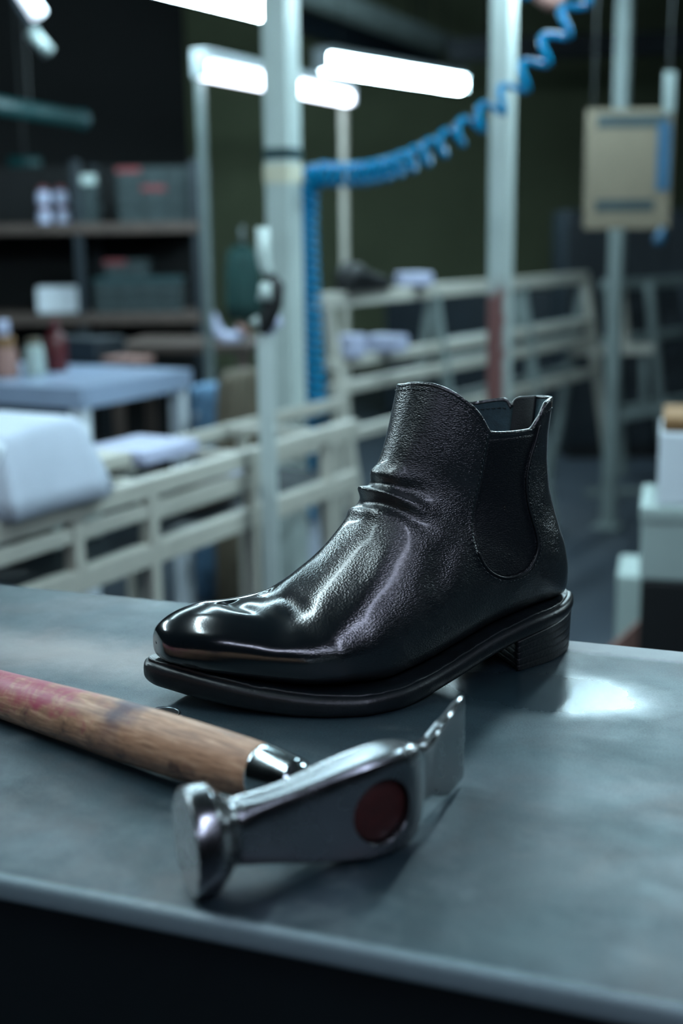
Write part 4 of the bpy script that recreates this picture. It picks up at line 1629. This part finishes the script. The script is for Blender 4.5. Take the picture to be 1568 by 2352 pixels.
s_ = 3.75 / 2950
lathe_thing('spray_bottle', 'dark red bottle standing on the pale work table', 'bottle', on_table(128, 3.75),
            [('body', [(0, 0), (0.030, 0), (0.032, 0.006), (0.032, 0.085), (0.026, 0.105), (0.012, 0.118), (0, 0.118)], M_RED), ('cap', [(0.012, 0.117), (0.013, 0.145), (0.010, 0.150), (0, 0.150)], M_RED)])
lathe_thing('glue_pot', 'pale pot on the work table left of the red bottle', 'pot', on_table(78, 3.62),
            [('body', [(0, 0), (0.027, 0), (0.030, 0.01), (0.026, 0.075), (0.020, 0.09), (0, 0.09)], M_BOXG), ('cap', [(0.021, 0.089), (0.021, 0.104), (0, 0.106)], M_PAPER)])
lathe_thing('glue_pot', 'taller pale pot at the left picture edge on the work table', 'pot', on_table(8, 3.6),
            [('body', [(0, 0), (0.038, 0), (0.040, 0.01), (0.036, 0.07), (0.030, 0.085), (0, 0.085)], M_PINK), ('cap', [(0.031, 0.084), (0.031, 0.112), (0.028, 0.114), (0, 0.114)], M_CARD), ('spout', [(0.020, 0.113), (0.020, 0.152), (0.016, 0.158), (0, 0.158)], M_LILAC)])
box_thing('flat_parcel', 'flat lilac parcel lying along the back of the pale work table', 'parcel', on_table(292, 3.95), 0.13, 0.10, 0.022, M_PINK, rz=AZ)
box_thing('dark_basket', 'dark low basket on the work table behind the red bottle', 'basket', on_table(190, 4.05), 0.22, 0.16, 0.075, M_NAVY, rz=AZ)

# --- second low table behind, brown top
C2 = at(400, 788, 4.6)
t2 = empty('side_table', level(at(450, 788, 4.7), 0))
tag(t2, 'brown topped table behind the pale work table', 'table')
b2 = np.array(t2.location)
bm = bmesh.new()
mt = Matrix.Rotation(AZ * 0.3, 4, 'Z')
add_box(bm, -0.27, 0.24, -0.18, 0.25, C2[2] - 0.03, C2[2], 0.004, mt)
obj_bm('table_top', bm, M_BEIGE, t2)
for sx_, sy_ in ((-0.25, -0.16), (0.21, -0.16), (-0.25, 0.23), (0.21, 0.23)):
    bm = bmesh.new()
    add_box(bm, sx_ - 0.018, sx_ + 0.018, sy_ - 0.018, sy_ + 0.018, 0, C2[2] - 0.03, 0.003, mt)
    obj_bm('leg', bm, M_BEIGE, t2)
# bent white duct on it
o = empty('bent_duct', at(480, 788, 4.62))
tag(o, 'bent lilac white duct lying on the brown topped table', 'duct')
base = np.array(o.location)
bm = bmesh.new()
dp = catmull(np.array([at(484, 724, 4.62), at(494, 752, 4.62), at(510, 772, 4.62), at(534, 777, 4.62), at(556, 762, 4.62)]) - base, 8)
add_tube(bm, dp, 0.022, 16)
obj_bm('duct', bm, M_LILAC, o, True)
bm = bmesh.new()
add_tube(bm, [dp[-1], dp[-1] * 1.08 + np.array((0, 0, 0.012))], 0.026, 16)
obj_bm('mouth', bm, M_PINK, o, True)
# blue and white rag bag hanging under the table edge
o = cloth_block('rag_bag', 'blue and white bag on the floor side of the pale work table', level(at(478, 930, 3.95), 0.0), 0.13, 0.10, at(478, 885, 3.95)[2], mat('blue white cloth', '5f84a4', 0.8, vary=0.5, scale=16), 0.3)

# --- store shelf far left
shz = at(200, 512, 5.2)[2]
sh = empty('store_shelf', level(at(120, 512, 5.4), 0))
tag(sh, 'dark store shelf full of cartons and jars at the far left', 'shelf')
b3 = np.array(sh.location)
zs2 = at(200, 722, 5.2)[2]
for nm, zz, m in (('board', shz, M_BEIGE), ('board', zs2, M_BEIGE), ('board', 0.25, M_NAVY)):
    bm = bmesh.new()
    add_box(bm, -0.85, 0.62, -0.20, 0.24, zz - 0.042, zz, 0.004)
    obj_bm(nm, bm, m, sh)
for x_ in (-0.84, 0.14, 0.61):
    for y_ in (-0.17, 0.22):
        bm = bmesh.new()
        add_box(bm, x_ - 0.016, x_ + 0.016, y_ - 0.02, y_ + 0.02, 0, 1.42, 0.002)
        obj_bm('upright', bm, M_NAVY, sh)
bm = bmesh.new()
add_box(bm, -0.85, 0.62, 0.235, 0.25, 0, 1.42, 0.002)
obj_bm('back_panel', bm, M_DARKWALL, sh)


def on_shelf(px, z, dy=0.0):
    p = at(px, 500, 5.3 + dy)
    return level(p, z)


jar = [(0, 0), (0.026, 0), (0.028, 0.008), (0.026, 0.045), (0.018, 0.056), (0, 0.056)]
capp = [(0.019, 0.055), (0.019, 0.07), (0.016, 0.072), (0, 0.072)]
k = 0
for px, tier, lab in ((102, 0, 'lower left of four jars'), (144, 0, 'lower right of four jars'), (102, 1, 'upper left of four jars'), (142, 1, 'upper right of four jars')):
    lathe_thing('jar', 'small lilac jar with a plum cap on the store shelf, ' + lab, 'jar', on_shelf(px, shz + tier * 0.0735), [('body', jar, M_LILAC), ('cap', capp, M_REDDIM)], 'jars stacked on the store shelf')
for i in range(5):
    box_thing('small_carton', 'grey green carton in the narrow stack beside the jars, ' + ['lowest', 'second from below', 'middle', 'second from above', 'topmost'][i], 'box', on_shelf(208 + (i % 2) * 4, shz + 0.0375 * i, 0.0), 0.055, 0.10, 0.037, [M_GBOX, M_BOXG][i == 4], rz=0.05 * (i - 2), bev=0.003, group='narrow stack of cartons')
rowname = ['bottom', 'middle', 'top']
colname = ['first', 'second', 'third']
for r_ in range(3):
    for c_ in range(3):
        box_thing('shoe_carton', f'shoe carton on the upper store shelf, {colname[c_]} from left in the {rowname[r_]} row', 'box',
                  on_shelf(306 + c_ * 55, shz + r_ * 0.072, 0.06), 0.093, 0.16, 0.070, M_GBOX, rz=0.0, bev=0.003, group='cartons on the upper store shelf', lid=(M_REDDIM if (r_, c_) in ((2, 0), (1, 1)) else M_GBOX, 0.02))
for r_ in range(3):
    for c_ in range(4 if r_ < 2 else 2):
        box_thing('shoe_carton', f'shoe carton on the lower store shelf, {["first", "second", "third", "fourth"][c_]} from left in the {rowname[r_]} row', 'box',
                  on_shelf(240 + c_ * 50 + (26 if r_ == 2 else 0), zs2 + r_ * 0.071, 0.06), 0.086, 0.16, 0.069, M_GBOX, rz=0.0, bev=0.003, group='cartons on the lower store shelf', lid=(M_REDDIM if (r_, c_) == (2, 0) else M_DTEAL if r_ == 1 else M_GBOX, 0.018))
box_thing('white_box', 'white box on the lower store shelf above the red bottle', 'box', on_shelf(132, zs2, 0.07), 0.185, 0.12, 0.105, M_BOXW, rz=0.0)
# green jacket on a hook board beside the shelf
o = empty('hanging_jacket', at(555, 560, 5.2))
tag(o, 'dark green jacket hanging left of the air tool', 'jacket')
base = np.array(o.location)
V = []
hz_ = [(0.0, 0.3), (0.03, 0.8), (0.10, 1.0), (0.22, 1.08), (0.30, 1.0)]
for dz, k in hz_:
    for t_ in np.linspace(0, 2 * PI, 60, endpoint=False):
        rip = 1 + 0.13 * math.sin(7 * t_ + dz * 6)
        V.append((0.065 * k * math.cos(t_) * rip, 0.035 * k * math.sin(t_) * rip, -dz))
link('cloth', mesh_np('cloth', V, list(grid_faces(len(hz_), 60)) + [tuple(range(60)), tuple((len(hz_) - 1) * 60 + i for i in range(60))]), M_GREEN, o)
bm = bmesh.new()
add_tube(bm, [(0, 0, -0.01), (0, 0, 0.05), (0.012, 0, 0.065)], 0.005, 8)
obj_bm('hanger_hook', bm, M_PAINT2, o, True)
o = empty('coat_stand', level(at(556, 560, 5.25), 0))
tag(o, 'thin dark coat stand behind the green jacket', 'stand')
bm = bmesh.new()
add_tube(bm, [(0, 0, 0.01), (0, 0, at(556, 520, 5.25)[2])], 0.010, 10)
obj_bm('pole', bm, M_NAVY, o, True)
bm = bmesh.new()
add_lathe(bm, [(0, 0), (0.16, 0), (0.16, 0.012), (0.02, 0.02), (0, 0.02)], 28)
obj_bm('base', bm, M_NAVY, o, True)

# --- racks on the right
Z2 = 0.935
R0 = on_z(730, 692, Z2)
R1 = on_z(1345, 636, Z2)
rd = (R1 - R0)[:2]
rd = np.array([*(rd / np.linalg.norm(rd)), 0])
rn = np.array([-rd[1], rd[0], 0])
LR = np.linalg.norm((R1 - R0)[:2])
tr = empty('shoe_trolley', level((R0 + R1) / 2, 0))
tag(tr, 'long grey steel trolley with slatted shelves behind the boot', 'trolley')


foot = on_plane(1408, 1135, R1, rn)
SPL = np.linalg.norm((foot - R1)[:2]) / (Z2 - foot[2])        # splay of the legs per metre of drop
ldir = -rn * SPL - np.array((0, 0, 1.0))
pn = np.cross(rd, ldir)


def drop_at(px, py):                        # how far below the top rail the pixel meets the near side
    r = ray(px, py)
    q = CAM + r * (((R0 - CAM) @ pn) / (r @ pn))
    return Z2 - q[2]


bar_part('top_rail', tr, R0, R1, 0.034, 0.044, M_PAINT)
for (px, py) in ((900, 815), (900, 868), (850, 985)):
    dz = drop_at(px, py)
    p0, p1 = R0 + ldir * dz, R1 + ldir * dz
    bar_part('rail', tr, p0, p1, 0.03, 0.034, M_PAINT)
    q0 = R0 + (R1 - R0) * 0.42 + np.array((0, 0, -dz)) + rn * SPL * dz
    bar_part('rail', tr, q0, level(R1 + rn * SPL * dz, Z2 - dz), 0.03, 0.03, M_PAINT2)
    for f in np.linspace(0.06, 0.98, 7):
        m_ = R0 + rd * LR * f + np.array((0, 0, -dz))
        bar_part('slat', tr, m_ - rn * SPL * dz, m_ + rn * SPL * dz * (1 if f > 0.42 else 0), 0.02, 0.014, M_PAINT2)
for f in (0.02, 0.34, 0.68, 0.995):
    p = R0 + rd * LR * f
    m_ = M_PAINT if f in (0.02, 0.995) else M_PAINT2
    bar_part('splayed_leg', tr, p, p + ldir * Z2, 0.034, 0.034, m_)
    if f > 0.3:
        bar_part('splayed_leg', tr, p, p + np.array((rn[0] * SPL, rn[1] * SPL, -1.0)) * Z2, 0.034, 0.034, M_PAINT2)
zl = [Z2, Z2 - drop_at(900, 815), Z2 - drop_at(900, 868)]
bar_part('end_rail', tr, at(1312, 806, R1[1] - 0.05), at(1500, 800, R1[1] - 0.05), 0.03, 0.042, M_PAINT)
bar_part('end_rail', tr, at(1388, 968, R1[1] - 0.03), at(1545, 934, R1[1] - 0.03), 0.028, 0.036, M_PAINT2)
bar_part('end_rail', tr, at(1345, 1134, R1[1] - 0.02), at(1510, 1128, R1[1] - 0.02), 0.028, 0.036, M_PAINT2)
bar_part('end_post', tr, at(1420, 645, R1[1] - 0.03), at(1436, 805, R1[1] - 0.03), 0.04, 0.04, M_PAINT)
bar_part('end_post', tr, at(1478, 815, R1[1] - 0.02), at(1480, 950, R1[1] - 0.02), 0.03, 0.03, M_PAINT2)
# farther trolley behind it
f0 = at(1370, 655, 5.9)
f1 = at(1640, 640, 6.3)
tr2 = empty('shoe_trolley', level((f0 + f1) / 2, 0))
tag(tr2, 'farther dull grey trolley at the right picture edge behind the splayed leg', 'trolley')
for py_, py2, w_ in ((655, 640, 0.045), (785, 755, 0.04), (950, 905, 0.04)):
    bar_part('rail', tr2, at(1385, py_, 5.9), at(1640, py2, 6.3), w_, w_, M_PAINT2)
for px_, lean in ((1395, 14), (1490, 16), (1570, 18)):
    a = at(px_, 650, 5.95)
    b = at(px_ + lean, 820, 5.95)
    bar_part('leg', tr2, a, a + (b - a) * (a[2] / (a[2] - b[2])), 0.04, 0.04, M_NAVY if px_ > 1500 else M_PAINT2)
# low dark rack that closes the view between the trolley shelves
p_ = at(1180, 900, 7.6)
o = empty('low_cupboard', level(p_, 0), AZ)
tag(o, 'dark blue low cupboard behind the slatted trolley', 'cupboard')
bm = bmesh.new()
add_box(bm, -0.75, 0.75, -0.2, 0.2, 0.03, 0.80, 0.006)
obj_bm('body', bm, M_NAVY, o)
for x_ in (-0.38, 0.38):
    bm = bmesh.new()
    add_box(bm, x_ - 0.36, x_ + 0.36, -0.215, -0.2, 0.06, 0.77, 0.003)
    d_ = obj_bm('door', bm, M_NAVY, o)
    bm = bmesh.new()
    add_tube(bm, [(x_ * 0.25, -0.22, 0.42), (x_ * 0.25, -0.24, 0.44), (x_ * 0.25, -0.24, 0.54), (x_ * 0.25, -0.22, 0.56)], 0.006, 8)
    obj_bm('handle', bm, M_PAINT2, d_, True)


def on_trolley(px, z, back=0.2):
    return level(on_plane(px, 700, R0, rd) + rn * back, z)


box_thing('lilac_packet', 'tilted lilac white packet on top of the slatted trolley', 'packet', on_trolley(950, Z2 + 0.022, 0.0), 0.105, 0.09, 0.042, M_LILAC, rz=0.25)
box_thing('shoe_box', 'lilac shoe box under the top rail of the slatted trolley', 'box', on_trolley(855, zl[1] + 0.017, -0.05), 0.115, 0.08, 0.050, M_LILAC, rz=AZ)
box_thing('shoe_box', 'small pale shoe box at the left end of the slatted trolley, beside the hose', 'box', on_trolley(778, zl[1] + 0.017, -0.04), 0.06, 0.08, 0.065, M_LILAC, rz=AZ)
# dark shoes in a heap on the trolley top: three low dark shapes


def dark_shoe(px, back, rz, label):
    o = empty('dark_shoe', on_trolley(px, Z2 + 0.022, back), rz)
    tag(o, label, 'shoe')
    V = []
    rows_ = [(-0.13, 0.0, 0.0, 0.03), (-0.128, 0.028, 0.07, 0.03), (-0.10, 0.036, 0.085, 0.0), (-0.04, 0.036, 0.080, 0.0), (0.0, 0.038, 0.062, 0.0), (0.05, 0.046, 0.048, 0.0), (0.10, 0.042, 0.038, 0.0), (0.128, 0.024, 0.028, 0.0), (0.133, 0.001, 0.014, 0.01)]
    for x_, w_, h_, z_ in rows_:
        for t_ in np.linspace(0, 2 * PI, 28, endpoint=False):
            V.append((x_, max(w_, 0.001) * math.cos(t_), max(0.008, (0.5 + 0.5 * math.sin(t_)) * max(h_, 0.01))))
    link('upper', mesh_np('upper', V, list(grid_faces(len(rows_), 28)) + [tuple(range(28))[::-1], tuple(len(rows_) * 28 - 28 + i for i in range(28))]), M_BLACK, o)
    bm = bmesh.new()
    add_box(bm, -0.13, 0.13, -0.036, 0.036, 0, 0.010, 0.004)
    obj_bm('sole', bm, M_BLACK, o)


dark_shoe(835, 0.0, 1.05, 'black shoe on the trolley top between the blue hose and the lilac packet')
lathe_thing('tape_roll', 'pale round roll on the near rail of the slatted trolley', 'roll', on_trolley(850, Z2 + 0.022, 0.0), [('roll', [(0.008, 0), (0.020, 0), (0.022, 0.004), (0.022, 0.020), (0.020, 0.024), (0.008, 0.024)], M_PAPER)])

# --- cream sheet with printed bars, blue strip
sg = empty('wall_chart', at(1442, 388, 4.4))
tag(sg, 'cream paper chart hanging behind the thin post at the right', 'chart')
base = np.array(sg.location)
k_ = 4.4 / 2950
bm = bmesh.new()
add_box(bm, -96 * k_, 96 * k_, -0.002, 0.002, -130 * k_, 128 * k_, 0.001)
obj_bm('sheet', bm, M_PAPER, sg)
for y0_, y1_, x0_, x1_ in ((88, 116, -72, 86), (-92, -66, -72, 60)):
    bm = bmesh.new()
    add_box(bm, x0_ * k_, x1_ * k_, -0.0035, -0.002, y0_ * k_, y1_ * k_, 0.0004)
    obj_bm('printed_bar', bm, M_GBOX, sg)
bm = bmesh.new()
add_box(bm, 62 * k_, 92 * k_, -0.006, -0.002, -48 * k_, 100 * k_, 0.001)
obj_bm('blue_strip', bm, M_BLUEP, sg)
bm = bmesh.new()
add_box(bm, 72 * k_, 96 * k_, -0.006, -0.002, 118 * k_, 205 * k_, 0.001)
obj_bm('hanging_tab', bm, M_PAINT2, sg)
bm = bmesh.new()
add_tube(bm, [(82 * k_, -0.002, -128 * k_), (76 * k_, -0.003, -150 * k_), (70 * k_, -0.003, -165 * k_)], [0.008, 0.018, 0.016], 10)
obj_bm('teal_tag', bm, M_BLUEP, sg, True)
for x_ in (-80, 84):
    bm = bmesh.new()
    add_tube(bm, [(x_ * k_, 0, 127 * k_), (x_ * k_, 0, CEIL - base[2])], 0.002, 6)
    obj_bm('cord', bm, M_APRON0, sg)
# dark cabinet behind the chart
c = at(1450, 560, 6.6)
o = empty('dark_cabinet', level(c, 0))
tag(o, 'tall dark cabinet behind the cream chart', 'cabinet')
zt2 = at(1450, 482, 6.6)[2]
bm = bmesh.new()
add_box(bm, -0.36, 0.6, -0.2, 0.25, 0.05, zt2, 0.01)
obj_bm('body', bm, M_NAVY, o)
bm = bmesh.new()
add_box(bm, -0.34, 0.58, -0.19, 0.24, 0, 0.05, 0.002)
obj_bm('plinth', bm, M_BLACK, o)
bm = bmesh.new()
add_box(bm, -0.34, 0.12, -0.215, -0.2, 0.08, zt2 - 0.03, 0.004)
d_ = obj_bm('door', bm, M_NAVY, o)
bm = bmesh.new()
add_box(bm, 0.13, 0.58, -0.215, -0.2, 0.08, zt2 - 0.03, 0.004)
obj_bm('door', bm, M_NAVY, o)

# --- boxes at the right edge
BY = 2.3
kb = BY / 2950
rzb = math.radians(6)
zA = [at(1540, y, BY)[2] for y in (1490, 1332, 1162, 992, 958)]


def edge_box(name, label, px0, px1, zlo, zhi, m, depth=0.22, Y=BY, cat='box', lid=None):
    xl, xr = at(px0, 1200, Y)[0], at(px1, 1200, Y)[0]
    rz = -0.25
    c, s_ = math.cos(rz), math.sin(rz)
    w = xr - xl
    return box_thing(name, label, cat, (xl + c * w / 2 - s_ * depth / 2, Y + s_ * w / 2 + c * depth / 2, zlo), w, depth, zhi - zlo, m, rz=rz, lid=lid)


edge_box('storage_crate', 'black crate under the stack of boxes at the right edge', 1476, 1740, 0.0, zA[1], M_BLACK, cat='crate')
edge_box('shoe_box', 'pale green grey shoe box on the black crate at the right edge', 1472, 1735, zA[1], zA[2], M_BOXG, lid=(M_BOXG, 0.03))
edge_box('shoe_box', 'white shoe box on top of the pale green grey one at the right edge', 1506, 1740, zA[2], zA[3], M_BOXW, 0.2)
edge_box('cardboard_box', 'flat brown cardboard box topmost of the stack at the right edge', 1512, 1740, zA[3], zA[4], M_CARD, 0.19)
zB = at(1450, 1335, 2.7)[2]
edge_box('shoe_box', 'small pale box standing low on the floor left of the black crate', 1420, 1492, 0.0, zB, M_BOXG, 0.2, Y=2.75)
o = empty('cardboard_flap', level(at(1440, 1470, 2.52), 0.0))
tag(o, 'pinkish folded cardboard leaning against the black crate', 'cardboard')
base = np.array(o.location)
tri = [at(1388, 1500, 2.52) - base, at(1474, 1424, 2.52) - base, at(1476, 1500, 2.52) - base]
V = [tuple(t_) for t_ in tri] + [(t_[0], t_[1] + 0.012, t_[2]) for t_ in tri] + [(tri[0][0], tri[0][1], 0), (tri[2][0], tri[2][1], 0), (tri[0][0], tri[0][1] + 0.012, 0), (tri[2][0], tri[2][1] + 0.012, 0)]
link('flap', mesh_np('flap', V, [(0, 2, 1), (3, 4, 5), (0, 1, 4, 3), (1, 2, 5, 4), (6, 7, 2, 0), (8, 3, 5, 9), (6, 0, 3, 8), (7, 9, 5, 2), (6, 8, 9, 7)]), M_PINK, o, False)
